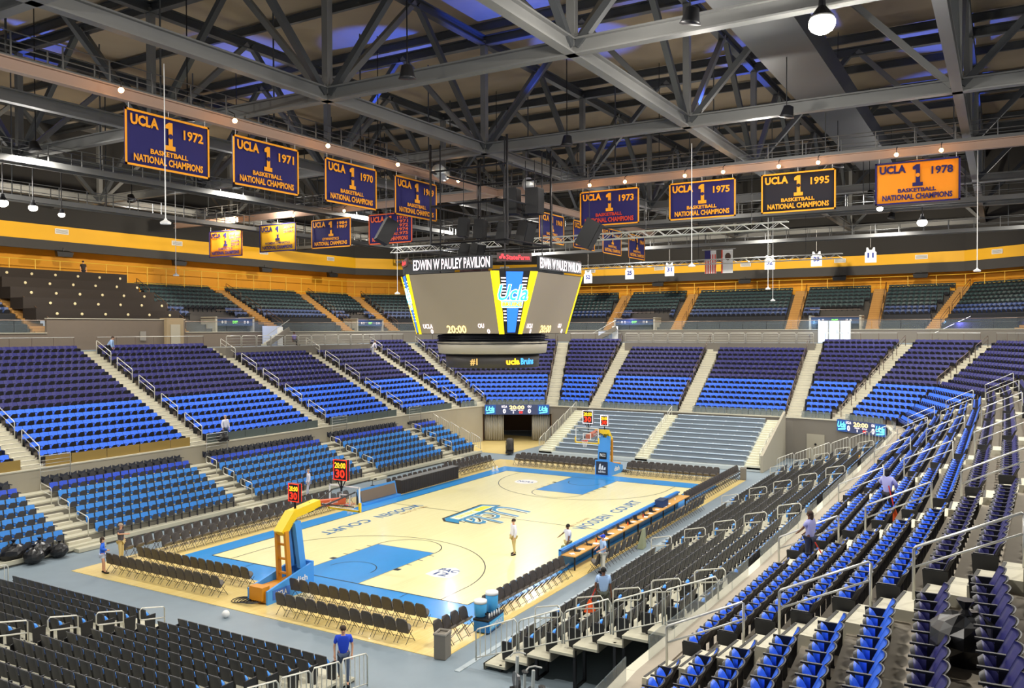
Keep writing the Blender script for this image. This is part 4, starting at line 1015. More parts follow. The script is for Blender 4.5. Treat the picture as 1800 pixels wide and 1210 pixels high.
# ------------------------------------------------------------------ centre-hung scoreboard
sb = empty('centre_scoreboard', (0,0,0), 0, 'eight sided scoreboard hanging over centre court with dim screens', 'scoreboard')
def octo(a, c, z): return [(-a,-c,z),(-c,-a,z),(c,-a,z),(a,-c,z),(a,c,z),(c,a,z),(-c,a,z),(-a,c,z)]
T8, B8 = octo(4.55,2.85,14.35), octo(3.5,2.75,10.95)
core = MB(); core.add([(x*.985,y*.985,z) for x,y,z in B8+T8], [tuple(range(7,-1,-1)),tuple(range(8,16))]+[(i,(i+1)%8,8+(i+1)%8,8+i) for i in range(8)]); core.build('scoreboard_body', black, sb)
for i in range(8):
    a, b, c, d = [Vector(q) for q in (B8[i],B8[(i+1)%8],T8[(i+1)%8],T8[i])]
    nrm = (b-a).cross(d-a).normalized(); big = i % 2 == 1
    # indexes: 0 = chamfer (-a,-c)->(-c,-a); 1 = right face (y=-a) ...
    def P(u, v, e=.03): 
        lo, hi_ = a+(b-a)*u, d+(c-d)*u; return lo+(hi_-lo)*v+nrm*e
    def quad(mb, u0, v0, u1, v1, e, mi=0): mb.add([P(u0,v0,e),P(u1,v0,e),P(u1,v1,e),P(u0,v1,e)], [(0,1,2,3)], mi)
    R = (b-a).normalized(); U = ((d+c)/2-(a+b)/2).normalized()
    def T(mb, s, u, v, w, h, mi, bold=.03, shear=0): put_text(mb, s, P(u,v,.06), R, U, w, h, mi, bold, 1, shear)
    if big:
        s = MB(); quad(s,.02,.01,.98,.99,.02); s.build('video_screen', screen_g, sb)
        for u0, u1 in ((-.01,.025),(.975,1.01)): s = MB(); quad(s,u0,.0,u1,1,.035); s.build('yellow_edge_light', mat('edge_yellow',(250,225,20),.5,emit=.3), sb)
        for s_, u, v, w_, h_, m_ in (('UCLA',.13,.135,.66,.27,led_wht),('0',.17,.05,.18,.26,led_wht),('20:00',.48,.085,1.3,.46,led_crm),('OU',.78,.14,.4,.26,led_wht),('0',.86,.05,.18,.26,led_wht)):
            t = MB(); T(t,s_,u,v,w_,h_,0,.02); t.build('score_digits', m_, sb)
        # name sign above
        lo = (d+c)/2; h0 = Vector((0,0,.12)); s = MB(); hw = (c-d).length*.47
        q0, q1 = lo-R*hw*.93, lo+R*hw*1.03; n_ = Vector((nrm.x,nrm.y,0)).normalized()
        s.hexa([q0+h0,q1+h0,q1+h0-n_*.15,q0+h0-n_*.15,q0+h0+Vector((0,0,.72)),q1+h0+Vector((0,0,.72)),q1+h0+Vector((0,0,.72))-n_*.15,q0+h0+Vector((0,0,.72))-n_*.15]); s.build('name_sign', mat('sign_dark',(40,44,48),.5), sb)
        t = MB(); put_text(t,'EDWIN W PAULEY PAVILION', lo+h0+Vector((0,0,.36))+n_*.02+R*hw*.05, R, (0,0,1), hw*1.9, .58, 0, .012); t.build('sign_letters', led_wht, sb)
    else:
        s = MB(); quad(s,.02,0,.98,1,.02,0); quad(s,.0,.0,.14,1,.04,1); quad(s,.86,.0,1,1,.04,1)
        quad(s,.3,.03,.7,.99,.04,2)
        for q in range(7): quad(s,.17,.88-.05*q,.29,.9-.05*q,.045,3); quad(s,.71,.88-.05*q,.83,.9-.05*q,.045,3)
        for q in range(4): quad(s,.17,.36-.05*q,.28,.38-.05*q,.045,3); quad(s,.72,.36-.05*q,.83,.38-.05*q,.045,3)
        s.build('logo_screen', [black, mat('edge_yellow',(250,225,20),.5,emit=.5), led_blu, led_wht], sb)
        t = MB(); T(t,'Ucla',.5,.66,1.75,.92,0,.05,.2); t.v = [tuple(v) for v in t.v]; put_text(t,'Ucla',P(.5,.66,.09),R,U,1.68,.86,1,.015,1,.2)
        quad(t,.12,.42,.82,.55,.07,0); quad(t,.14,.43,.8,.53,.08,2)
        put_text(t,'BRUINS',P(.47,.48,.1),R,U,1.1,.22,3,.04)
        t.build('script_logo', [led_wht, mat('led_teal',(60,190,200),.5,emit=.9), led_cya, led_yel], sb)
        lo = (d+c)/2; n_ = Vector((nrm.x,nrm.y,0)).normalized(); s = MB(); q0, q1 = lo-R*.95, lo+R*.95; h0 = Vector((0,0,.5))
        s.hexa([q0+h0,q1+h0,q1+h0-n_*.1,q0+h0-n_*.1,q0+h0+Vector((0,0,.45)),q1+h0+Vector((0,0,.45)),q1+h0+Vector((0,0,.45))-n_*.1,q0+h0+Vector((0,0,.45))-n_*.1]); s.build('sponsor_sign', mat('sponsor_dark',(60,20,20),.5), sb)
        t = MB(); put_text(t,'StateFarm',lo+h0+Vector((0,0,.22))+n_*.03+R*.18,R,(0,0,1),1.3,.26,0,.03)
        for q in range(3): t.lathe([(.08,0),(.08,.01)],(0,0,0),10); 
        k0 = len(t.v)-60
        for q in range(k0,len(t.v)):
            v = t.v[q]; g = (q-k0)//20; cc_ = lo+h0+Vector((0,0,.2+(.12 if g == 1 else 0)))+n_*.03-R*(.78-.1*g); p = cc_+R*v[0]+Vector((0,0,v[1]))+n_*v[2]; t.v[q] = tuple(p)
        t.build('sponsor_letters', mat('led_sponsor_red',(230,50,60),.5,emit=1.0), sb)
gr = MB(); gr.lathe([(3.0,10.1),(3.2,10.12),(3.3,10.9),(2.9,10.95)],(0,0,0),8); gr.build('lower_frame', blackm, sb)
lf = MB()
for q in range(4): lf.lathe([(2.95,10.38+.13*q),(3.34,10.38+.13*q),(3.34,10.42+.13*q),(2.95,10.42+.13*q)],(0,0,0),24,0,False)
lf.build('speaker_louvre', blackm, sb)
r = MB().lathe([(3.15,9.82),(3.2,9.82),(3.3,10.5),(3.25,10.5)],(0,0,0),48,0,False); r.lathe([(2.7,9.0),(2.75,9.0),(2.8,9.72),(2.7,9.75)],(0,0,0),48,1,False); r.build('ring_display', [mat('ring_grey',(172,164,146),.5), mat('ring_dark',(58,54,50),.5)], sb, True)
MB().lathe([(2.7,9.72),(3.2,9.84)],(0,0,0),32,0,False).build('ring_underside', black, sb)
t = MB()
def ringtext(s, ang, R_, z, w, h, mi):
    me = text(s,.04)
    vs = []
    for v in me.vertices:
        a_ = ang+v.co.x*w/R_; vs.append((R_*math.cos(a_), R_*math.sin(a_), z+v.co.y*h))
    t.add(vs, [tuple(p.vertices) for p in me.polygons], mi)
va = math.atan2(CAM[1],CAM[0])
ringtext('ucla', va+.42, 2.86, 9.38, .85, .36, 0); ringtext('Bruins', va+.78, 2.86, 9.38, 1.05, .38, 1); ringtext('#1', va-.38, 2.86, 9.36, .45, .4, 2)
t.build('ring_letters', [led_yel, mat('led_sky',(70,160,240),.5,emit=1.1), mat('led_tan',(200,160,90),.5,emit=.8)], sb)
for x in (-2.2,2.2):
    for y in (-2.2,2.2):
        MB().tube([(x,y,14.3),(x,y,22)],.04,0,5).build('hoist_pole', blackm, sb)
# rigging grid of loudspeaker clusters above the scoreboard
rg = empty('rigging_frame', (0,0,16.2), 0, 'dark square rigging cage above the scoreboard', 'rigging')
for z in (0,2.2,4.2):
    MB().tube([(-2.6,-2.6,z),(2.6,-2.6,z),(2.6,2.6,z),(-2.6,2.6,z)],.06,0,5,True).build('cage_ring', blackm, rg)
for x in (-2.6,2.6):
    for y in (-2.6,2.6): MB().bar((x,y,0),(x,y,5.8),.1,.1).build('cage_post', blackm, rg)
for n, (p, yaw, tilt, sc) in enumerate((((-.2,1.9,17.4),.4,.1,1),((-.2,.7,17.2),.2,.1,1),((-.2,1.9,15.9),.5,.3,.95),((-.4,.8,15.8),-.2,.3,.95),((0,-.8,16.9),.3,.2,1.1),((0,-2.3,16.8),-.2,.3,1.15),((0,-1.4,18.7),.2,.0,1.3),((0,-2.9,18.6),.1,.0,1.3),
        ((-1,7.2,17.4),.9,.5,1.35),((4,-4.5,17.0),.2,.5,1.5))):
    r = empty('loudspeaker', p, yaw, 'black loudspeaker hanging near the scoreboard, %s' % ['upper one of the left pairs, left','upper one of the left pairs, right','lower one of the left pairs, left','lower one of the left pairs, right','middle right pair, left one','middle right pair, tilted right one','topmost pair, left one','topmost pair, right one','big tilted one left of the cage','big tilted one right of the cage'][n], 'speaker', 'hanging loudspeakers')
    M = Matrix.Rotation(tilt,4,'X'); s = sc
    b_ = MB(); b_.box((0,0,0),(.75*s,.6*s,1.15*s),0,0,M); b_.build('cabinet', mat('cabinet_black',(10,10,12),.6), r)
    g_ = MB(); g_.box(M @ Vector((0,-.31*s,0)),(.66*s,.02,1.05*s),0,0,M); g_.build('grille', mat('grille_grey',(14,14,16),.8), r)
    MB().bar((0,0,.5*s),(0,0,ZB-p[2]-1 if ZB-p[2]-1 > .6 else .7),.03,.03).build('chain', blackm, r)

# ------------------------------------------------------------------ basketball hoops
def hoop(label, sx, front_txt):
    """sx=-1 near end, +1 far end. local x points to the court"""
    root = empty('basketball_hoop', (sx*17.2,0,0), PI if sx > 0 else 0, label, 'hoop')
    # local: +x toward court centre; backboard plane at x = 17.2-13.11 = 4.09
    bx = 4.09
    b = MB(); b.box((-.2,0,.3),(1.9,.85,.5)); b.box((-1.1,0,.42),(.4,.75,.55)); b.build('base', hoopo, root)
    p = MB()
    for s_ in (-1,1):   # slanted side pads
        y = s_*.53
        p.add([(-1.2,y-.05,0),(1.35,y-.05,0),(1.35,y-.05,1.15),(-1.2,y-.05,.55),(-1.2,y+.05,0),(1.35,y+.05,0),(1.35,y+.05,1.15),(-1.2,y+.05,.55)],[(0,1,2,3),(7,6,5,4),(1,5,6,2),(2,6,7,3),(3,7,4,0),(0,4,5,1)])
    p.box((1.4,0,.6),(.12,1.15,1.2)); p.build('base_pad', padb, root)
    mp = MB()
    for s_ in (-1,1): mp.bar((1.05,s_*.26,1.0),(.75,s_*.26,3.0),.2,.34)
    mp.bar((1.25,0,1.1),(1.0,0,2.9),.9,.08,0,(1,0,0)) if sx > 0 else mp.bar((1.2,.3,1.0),(.95,.3,2.85),.28,.3)
    mp.build('mast_pad', padb, root)
    f = MB()
    for s_ in (-1,1): f.bar((.3,s_*.3,.5),(.15,s_*.26,2.7),.13,.2)
    for z in (.9,1.5,2.1): f.box((.25,0,z),(.1,.6,.08))
    f.build('mast_frame', hoopo, root)
    ar = MB(); ar.bar((.05,0,2.6),(.75,0,3.35),.5,.34); ar.bar((.65,0,3.3),(2.3,0,3.5),.42,.34); ar.build('boom', hoopy, root)
    ar = MB(); ar.bar((2.2,0,3.48),(bx-.1,0,3.3),.34,.28); ar.build('boom_extension', mat('boom_red',(196,84,40),.5), root)
    for s_ in (-1,1): t = MB(); put_text(t,'StateFarm',(2.9,s_*.185,3.42),(-s_,0,0),(0,0,1),1.0,.16,0,.01); t.build('boom_lettering', white, root)
    br_ = MB()
    for s_ in (-1,1): br_.tube([(1.6,s_*.1,3.2),(bx-.05,s_*.7,3.75)],.035); br_.tube([(1.8,0,3.6),(bx-.05,s_*.6,3.05)],.03)
    br_.build('brace', blackm, root)
    MB().box((bx,0,3.43),(.03,1.8,1.04)).build('backboard_glass', glass, root)
    fr = MB(); 
    for y in (-.9,.9): fr.box((bx,y,3.43),(.06,.05,1.1))
    for z in (2.9,3.96): fr.box((bx,0,z),(.06,1.85,.05))
    fr.box((bx+.02,0,3.12),(.02,.61,.05)); fr.box((bx+.02,0,3.55),(.02,.61,.05)); fr.box((bx+.02,-.3,3.33),(.02,.05,.46)); fr.box((bx+.02,.3,3.33),(.02,.05,.46)); fr.build('backboard_frame', white, root)
    pd = MB(); pd.box((bx,0,2.87),(.12,1.9,.08)); pd.box((bx,-.93,3.05),(.12,.08,.42)); pd.box((bx,.93,3.05),(.12,.08,.42)); pd.build('edge_pad', hoopy, root)
    rim = MB(); rc = (bx+.15+.23,0,3.05); rim.tube([(rc[0]+.23*math.cos(a*PI/10), .23*math.sin(a*PI/10), 3.05) for a in range(20)], .012, 0, 5, True); rim.box((bx+.09,0,3.05),(.14,.16,.06)); rim.build('rim', mat('rim_orange',(230,70,20),.4), root)
    nt = MB()
    for a in range(10):
        a0, a1, a2 = a*PI/5, (a+.5)*PI/5, (a+1)*PI/5
        c0 = lambda an, r_, z: (rc[0]+r_*math.cos(an), r_*math.sin(an), z)
        nt.tube([c0(a0,.22,3.04),c0(a1,.17,2.86),c0(a0,.13,2.7),c0(a1,.12,2.6)],.007,0,3); nt.tube([c0(a2,.22,3.04),c0(a1,.17,2.86),c0(a2,.13,2.7),c0(a1,.12,2.6)],.007,0,3)
    nt.build('net', white, root)
    # shot clock on top of the backboard and game clock on the mast
    for nm, cx, cz, w, h, st in (('shot_clock',bx-.2,4.75,.8,.95,4.05),('rear_clock',.95,4.2,.6,.78,3.4)):
        c = MB().box((cx,0,cz),(.16,w,h)); o = c.build(nm, blackm, root)
        MB().tube([(cx,0,st-.3),(cx,0,cz-h/2)],.05).build('clock_stem', blackm, o)
        if nm == 'shot_clock': MB().tube([(cx,-.25,cz-h/2),(cx,0,cz-h/2-.45),(cx,.25,cz-h/2)],.03,0,5).build('clock_yoke', blackm, o)
        for s_ in (-1,1):
            t = MB(); R = (0,s_,0); 
            put_text(t,'20:00',(cx+s_*.09,0,cz+h*.22),R,(0,0,1),w*.82,h*.28,0,.02); put_text(t,'30',(cx+s_*.09,0,cz-h*.18),R,(0,0,1),w*.7,h*.42,1,.03); t.build('clock_digits', [led_yel, led_red], o)
            fr2 = MB()
            for q in (-1,1): fr2.box((cx+s_*.085,q*w*.48,cz),(.02,.03,h)); fr2.box((cx+s_*.085,0,cz+q*h*.48),(.02,w,.03))
            fr2.build('light_border', led_red if sx < 0 else led_wht, o)
    t = MB()
    if sx < 0:
        put_text(t,'UCLA',(-.45,-.61,.34),(1,0,0),(0,0,1),.6,.22,0,.03); put_text(t,'dish',(.7,-.6,.62),(1,0,0),(0,0,1),.7,.26,0,.02); t.build('pad_lettering', white, root)
        MB().box((-.45,-.59,.33),(.95,.01,.4)).build('pad_logo_patch', mat('pad_patch',(60,110,200),.5), root)
    else:
        MB().box((1.47,0,.62),(.02,.95,1.0)).build('pad_logo_patch', mat('patch_navy',(40,44,60),.5), root)
        for q, (y0, hh) in enumerate(((-.22,.22),(-.02,.34),(.18,.46))):
            t.add([(1.49,-(y0-.08)-.0,.5),(1.49,-(y0+.1),.5),(1.49,-(y0+.1)+.08,.5+hh*.9),(1.49,-(y0-.02)+.08,.5+hh)],[(0,1,2,3)])
        put_text(t,'adidas',(1.49,0,.36),(0,1,0),(0,0,1),.6,.17,0,.02)
        put_text(t,'dish',(-.0,.6,.45),(-1,0,0),(0,0,1),1.0,.35,0,.03); put_text(t,'MUSCLE MILK',(.2,-.6,.45),(1,0,0),(0,0,1),1.4,.3,0,.03)
        t.build('pad_lettering', white, root)
        MB().box((1.3,0,1.55),(.03,.6,.5)).build('mast_patch', dark, root)
        t = MB(); put_text(t,'PAC12',(1.33,0,1.6),(0,1,0),(0,0,1),.45,.25,0,.03); t.build('mast_lettering', white, root)
    cb = MB(); random.seed(3)
    for q in range(6): cb.tube([(-1.3+.4*math.cos(a*PI/5+q), -.3*q*.6+.9+.3*math.sin(a*PI/5+q), .04+.02*q) for a in range(10)], .02, 0, 4, True)
    cb.build('cable_coil', black, root)
    return root
hoop('nearest basketball hoop, seen from behind with yellow boom and blue pads', -1, '')
hoop('far basketball hoop with blue padded mast facing the camera', 1, '')

# ------------------------------------------------------------------ folding chairs
fc_back = mat('chair_charcoal',(66,60,56),.5,var=.06); fc_seat = mat('chair_seat_grey',(96,90,84),.45); fc_leg = mat('chair_leg',(62,58,54),.4,.3)
def chair_proto():
    r = empty('folding_chair', (0,0,-50), 0, 'folding chair', 'chair'); 
    s = MB(); prof = [(-.215,0),(-.22,.2),(-.17,.36),(-.08,.42),(.08,.42),(.17,.36),(.22,.2),(.215,0)]
    def sp(x, q, o): return (x, -.14+q*.62+o*.6, .4+q*.5-o)
    s.add([sp(x,q,.025) for x,q in prof]+[sp(x,q,-.025) for x,q in prof], [tuple(range(8)),tuple(range(15,7,-1))]+[(i,8+i,8+(i+1)%8,(i+1)%8) for i in range(8)]); s.build('seat', fc_seat, r)
    b = MB()
    prof = [(-.235,.38),(-.245,.66),(-.225,.84),(-.14,.92),(.14,.92),(.225,.84),(.245,.66),(.235,.38)]
    vs = [(x,-.19-.2*(z-.4)+.04*(abs(x)/.22)**2,z) for x,z in prof]+[(x,-.24-.2*(z-.4)+.04*(abs(x)/.22)**2,z) for x,z in prof]
    b.add(vs, [tuple(range(8)),tuple(range(15,7,-1))]+[(i,8+i,8+(i+1)%8,(i+1)%8) for i in range(8)]); b.build('backrest', fc_back, r)
    for x in (-.215,.215):
        MB().tube([(x,.24,0),(x,-.05,.4),(x,-.26,.66)],.012,0,5).build('leg', fc_leg, r)
        MB().tube([(x*.92,-.27,0),(x*.92,.12,.43)],.012,0,5).build('leg', fc_leg, r)
    MB().tube([(-.2,.2,.06),(.2,.2,.06)],.01,0,4).build('stretcher', fc_leg, r)
    return proto(r)
fch = chair_proto(); used = [False]
def chair(x, y, rz, label, group, z=0.0):
    rz += random.uniform(-.03,.03)
    if not used[0]:
        fch.location = (x,y,z); fch.rotation_euler = (0,0,rz); fch['label'] = label; fch['group'] = group; used[0] = True; return fch
    return dup(fch, (x,y,z), rz, label, group)
def chair_row(n, p0, p1, rz, where, group):
    for i in range(n):
        t = i/(n-1) if n > 1 else 0
        chair(p0[0]+(p1[0]-p0[0])*t, p0[1]+(p1[1]-p0[1])*t, rz, 'charcoal folding chair, %s from left, %s' % (od(i), where), group)
chair_row(24, (-15.2,9.75), (-1.8,9.75), PI, 'front row left of the led courtside board', 'left sideline bench chairs')
chair_row(25, (-16.6,10.85), (-2.2,10.85), PI, 'back row left of the led courtside board', 'left sideline bench chairs')
chair_row(9, (11.0,9.75), (15.6,9.75), PI, 'front row beyond the black draped table', 'far left bench chairs')
chair_row(9, (10.8,10.75), (15.6,10.75), PI, 'back row beyond the black draped table', 'far left bench chairs')
chair_row(12, (3.0,10.1), (9.6,10.1), PI, 'row behind the black draped table', 'chairs behind the draped table')
chair_row(14, (-16.95,9.2), (-16.95,2.1), -PI/2, 'baseline row nearest the court, left of the near hoop', 'near baseline chairs left of the hoop')
chair_row(14, (-18.45,9.4), (-18.45,2.2), -PI/2, 'baseline row nearest the walkway, left of the near hoop', 'near baseline chairs left of the hoop')
chair_row(13, (-17.1,-1.0), (-17.1,-7.5), -PI/2, 'baseline row nearest the court, right of the near hoop', 'near baseline chairs right of the hoop')
chair_row(12, (-18.75,-1.9), (-18.75,-7.9), -PI/2, 'baseline row nearest the walkway, right of the near hoop', 'near baseline chairs right of the hoop')
chair_row(14, (17.1,8.3), (17.1,1.6), PI/2, 'front baseline row left of the far hoop', 'far baseline chairs left of the hoop')
chair_row(14, (18.0,8.3), (18.0,1.6), PI/2, 'back baseline row left of the far hoop', 'far baseline chairs left of the hoop')
chair_row(14, (17.4,-1.5), (17.4,-8.1), PI/2, 'front baseline row right of the far hoop', 'far baseline chairs right of the hoop')
chair_row(14, (18.3,-1.4), (18.3,-8.0), PI/2, 'back baseline row right of the far hoop', 'far baseline chairs right of the hoop')
chair_row(4, (-18.5,-9.35), (-16.9,-9.35), PI, 'right sideline row by the grey bin', 'right sideline chairs')
chair_row(13, (-15.3,-9.35), (-8.9,-9.35), PI, 'right sideline row between cooler cart and scorers table', 'right sideline chairs')
chair_row(26, (8.4,-9.3), (20.2,-9.3), PI, 'right sideline row beyond the scorers table', 'right sideline chairs far part')
chair_row(22, (-7.6,-10.15), (7.8,-10.15), 0, 'row behind the scorers table', 'chairs behind the scorers table')

# ------------------------------------------------------------------ courtside objects
st = empty('scorers_table', (0,-8.95,0), 0, 'long scorers table with blue front and wooden top on the right sideline', 'table')
MB().box((0,-.1,.73),(16.2,.75,.05)).build('tabletop', mat('table_wood',(214,160,84),.5,var=.15,scale=2), st)
MB().box((0,.32,.5),(16.2,.14,.95)).build('front_board', mat('board_blue',(52,140,214),.4), st)
MB().box((0,.25,.93),(16.2,.22,.05)).build('board_cap', mat('board_cap_blue',(40,110,190),.4), st)
for x in np.linspace(-7.8,7.8,9): MB().box((x,-.3,.36),(.06,.06,.7)).build('leg', blackm, st)
random.seed(5)
for i in range(9):
    x = -7.2+i*1.25+random.uniform(-.2,.2)
    r = empty('laptop', (x,-9.1,.757), random.uniform(-.4,.4)+PI, 'dark laptop on the scorers table, %s from the near end' % od(i), 'laptop', 'laptops on the scorers table')
    MB().box((0,0,.01),(.34,.24,.02)).build('keyboard_deck', blackm, r); MB().box((0,-.16,.12),(.34,.02,.22),0,0,Matrix.Rotation(.3,4,'X')).build('laptop_screen', black, r)
for i in range(14):
    x = -7.6+i*1.0+random.uniform(-.3,.3); o = MB().box((0,0,.004),(.22,.3,.008)).box((.03,.02,.012),(.21,.29,.006),0,.2).build('paper_stack', white); o.location = (x,-9.2+random.uniform(-.12,.12),.757); o.rotation_euler = (0,0,random.uniform(0,3)); tag(o,'loose white papers on the scorers table, %s pile from the near end' % od(i),'papers','papers on the scorers table')
r = empty('monitor_case', (4.3,-9.0,.757), 0, 'dark blue equipment case on the scorers table', 'case'); MB().box((0,0,.2),(.9,.5,.38)).build('case_body', mat('case_blue',(30,60,110),.6), r); MB().box((0,0,.4),(.92,.52,.03)).build('case_lid', navyp, r)
for i, (x,c) in enumerate(((-5.2,orange),(-1.2,orange),(1.0,redl),(6.2,white))):
    o = MB().lathe([(.035,0),(.04,.1),(.02,.16),(.02,.19)],(0,0,0),8).build('drink_bottle', c, None, True); o.location = (x,-9.15,.757); tag(o, 'small %s bottle on the scorers table, %s from the near end' % ('orange' if c is orange else 'pale' if c is white else 'red', od(i)), 'bottle', 'bottles on the scorers table')
o = MB().add([(-.3,-.02,0),(.3,-.02,0),(.2,.0,1.0),(-.2,.0,1.0),(-.3,.3,0),(.3,.3,0),(.22,.06,1.0),(-.22,.06,1.0)],[(0,1,2,3),(5,4,7,6),(1,5,6,2),(4,0,3,7),(3,2,6,7),(0,4,5,1)]).build('draped_towel', mat('towel_green',(150,155,125),.9)); o.location = (-2.4,-10.55,.0); o.rotation_euler = (0,0,.1); tag(o,'pale green towel draped over a chair behind the scorers table','towel')
# led courtside board and draped table on the left sideline
r = empty('courtside_led_board', (.35,8.95,0), 0, 'tilted led advertising board with blue frame on the left sideline', 'board')
M = Matrix.Rotation(-.22,4,'X')
MB().box((0,.2,.5),(3.8,.1,1.0),0,0,M).build('board_frame', padb, r); MB().box((0,.13,.52),(3.5,.04,.72),0,0,M).build('board_screen', mat('board_screen',(128,110,92),.4), r); MB().box((0,-.05,.07),(3.8,.4,.14)).build('board_foot', padb, r); MB().box((0,.45,.4),(3.6,.06,.8)).build('board_rear', blackm, r)
r = empty('draped_table', (6.2,9.35,0), 0, 'long table hidden by a pleated black skirt on the left sideline', 'table')
MB().box((0,0,.93),(6.9,.6,.04)).build('tabletop', mat('table_grey',(120,120,118),.5), r)
sk = MB(); n = 120; vs = []
for i in range(n+1): x = -3.45+6.9*i/n; yv = -.3+.025*math.sin(i*1.7); vs += [(x,yv,.02),(x,yv,.92)]
sk.add(vs,[(2*i,2*i+2,2*i+3,2*i+1) for i in range(n)]); sk.box((-3.46,0,.46),(.03,.6,.92)); sk.box((3.46,0,.46),(.03,.6,.92)); sk.build('table_skirt', mat('skirt_black',(52,46,42),.9), r)
for i in range(7):
    r = empty('camera_tripod', (-9.5+i*4.6,12.9,.0), 0, 'small black floor stand on the walkway before the left stand, %s from the near end' % od(i), 'stand', 'small black floor stands')
    MB().tube([(0,0,.0),(0,0,.35)],.02,0,5).build('stem', black, r); MB().bar((-.4,0,.36),(.35,.05,.36),.05,.05).build('crossbar', black, r); MB().box((.35,0,.4),(.14,.1,.1)).build('head', black, r); MB().lathe([(.16,0),(.02,.04)],(0,0,0),8).build('foot', black, r)
# trash bins
for p, lb in (((-19.25,-9.85,0),'grey rubbish bin standing at the near right corner of the court'),((19.6,-9.7,0),'grey rubbish bin at the far right corner of the court')):
    r = empty('rubbish_bin', p, .2, lb, 'bin'); MB().box((0,0,.4),(.5,.42,.8)).add([],[]).build('bin_body', mat('bin_grey',(120,114,104),.6), r)
    l_ = MB(); l_.tube([(-.24,-.2,.84),(.24,-.2,.84),(.24,.2,.84),(-.24,.2,.84)],.05,0,6,True); l_.build('bin_rim', mat('bin_rim',(140,134,124),.5), r)
# cooler cart
r = empty('drinks_cart', (-16.1,-9.75,0), .1, 'blue drinks cart carrying two large sports drink coolers', 'cart')
MB().box((0,0,.25),(1.3,.6,.4)).build('cart_body', mat('cart_blue',(40,120,190),.5), r); MB().box((0,0,.5),(1.35,.65,.05)).build('cart_top', blackm, r)
MB().box((0,-.32,.28),(1.2,.02,.3)).build('cart_panel', mat('cart_sky',(90,180,225),.5), r)
t = MB(); put_text(t,'POWERADE',(0,-.34,.28),(1,0,0),(0,0,1),.95,.16,0,.02); t.build('cart_lettering', white, r)
for x in (-.5,.5):
    for y in (-.22,.22): MB().lathe([(.06,-.03),(.06,.03)],(x,y,.05),8).build('wheel', black, r)
for i, (x, y, h) in enumerate(((-16.45,-9.6,.62),(-15.8,-9.7,.78))):
    c = empty('drink_cooler', (x,y,.53), 0, 'blue barrel drink cooler with white lid, %s on the cart' % ('smaller one' if i == 0 else 'taller one'), 'cooler', 'coolers on the drinks cart')
    MB().lathe([(.2,0),(.23,.05),(.24,h-.12),(.22,h-.1)],(0,0,0),16).build('barrel', mat('cooler_blue',(70,160,215),.4), c, True); MB().lathe([(.25,h-.12),(.25,h-.02),(.2,h),(.05,h+.02)],(0,0,0),16).build('lid', white, c, True); MB().box((0,-.25,.12),(.06,.06,.08)).build('spigot', black, c)
for i in range(5):
    o = MB().lathe([(.035,0),(.035,.14),(.015,.18),(.015,.2)],(0,0,0),8).build('squeeze_bottle', white, None, True); o.location = (-16.5+i*.17,-10.02,.525); tag(o,'white squeeze bottle on the drinks cart, %s from the left' % od(i),'bottle','squeeze bottles on the drinks cart')
# bags of rubbish at the left
bagm = mat('black_bag',(26,26,28),.28)
def bag(p, s, label):
    o = MB(); o.ball((0,0,s*.42),(s*.55,s*.5,s*.42),0,14); random.seed(int(s*100)+int(abs(p[0])*7))
    o.v = [tuple(c_*(1+random.uniform(-.09,.09)) if q_ < 2 else max(0,c_*(1+random.uniform(-.06,.06))) for q_, c_ in enumerate(v)) for v in o.v]
    r = empty('rubbish_bag', p, 0, label, 'bag', 'full black rubbish bags'); o.build('bag_body', bagm, r); MB().lathe([(.1*s,0),(.05*s,.08*s),(.13*s,.22*s)],(0,0,s*.82),8).build('bag_knot', bagm, r)
bag((-20.0,14.9,0),1.1,'black rubbish bag, back left of the heap beside the left stand'); bag((-18.9,14.6,0),1.0,'black rubbish bag, back right of the heap beside the left stand'); bag((-19.6,13.9,0),.9,'black rubbish bag, front of the heap beside the left stand'); bag((-18.3,13.95,0),.8,'small black rubbish bag on the right of the heap beside the left stand')
bag((-3.6,19.35,3.62),.8,'black rubbish bag at the foot of the left tier aisle by the man'); bag((-29.0,-25.9,6.3),.95,'black rubbish bag between seat rows at the lower right')
# ball rack by the tunnel
r = empty('equipment_trolley', (22.6,12.2,0), .5, 'black metal trolley with a dark wrapped load by the tunnel', 'trolley')
for x in (-1.1,1.1):
    for y in (-.3,.3): MB().bar((x,y,.1),(x,y,1.15),.05,.05).build('trolley_post', blackm, r)
MB().box((0,0,.2),(2.3,.7,.06)).build('trolley_deck', blackm, r); MB().box((0,0,.8),(2.2,.04,.04)).build('trolley_bar', blackm, r)
MB().lathe([(.25,.23),(.33,.4),(.3,.9),(.34,1.2),(.22,1.35)],(0,0,0),12).build('wrapped_load', mat('dark_wrap',(70,66,62),.7), r, True)
# low things on the far floor : white cups row at far left of court
for i, (x, y, h) in enumerate(((13.6,8.4,.34),(14.0,8.3,.34))):
    o = MB().lathe([(.14,0),(.16,.02),(.05,h*.6),(.06,h),(.02,h+.04)],(0,0,0),10).build('floor_cone', white, None, True); o.location = (x,y,0); tag(o,'small white cone at the far left corner of the court, %s one' % ('left','right')[i],'cone','white cones at the far corner')
o = MB().ball((0,0,.15),.15,0,12).build('ball', white, None, True); o.location = (-20.2,-.2,-.02); tag(o,'white ball lying beside the near baseline','ball')
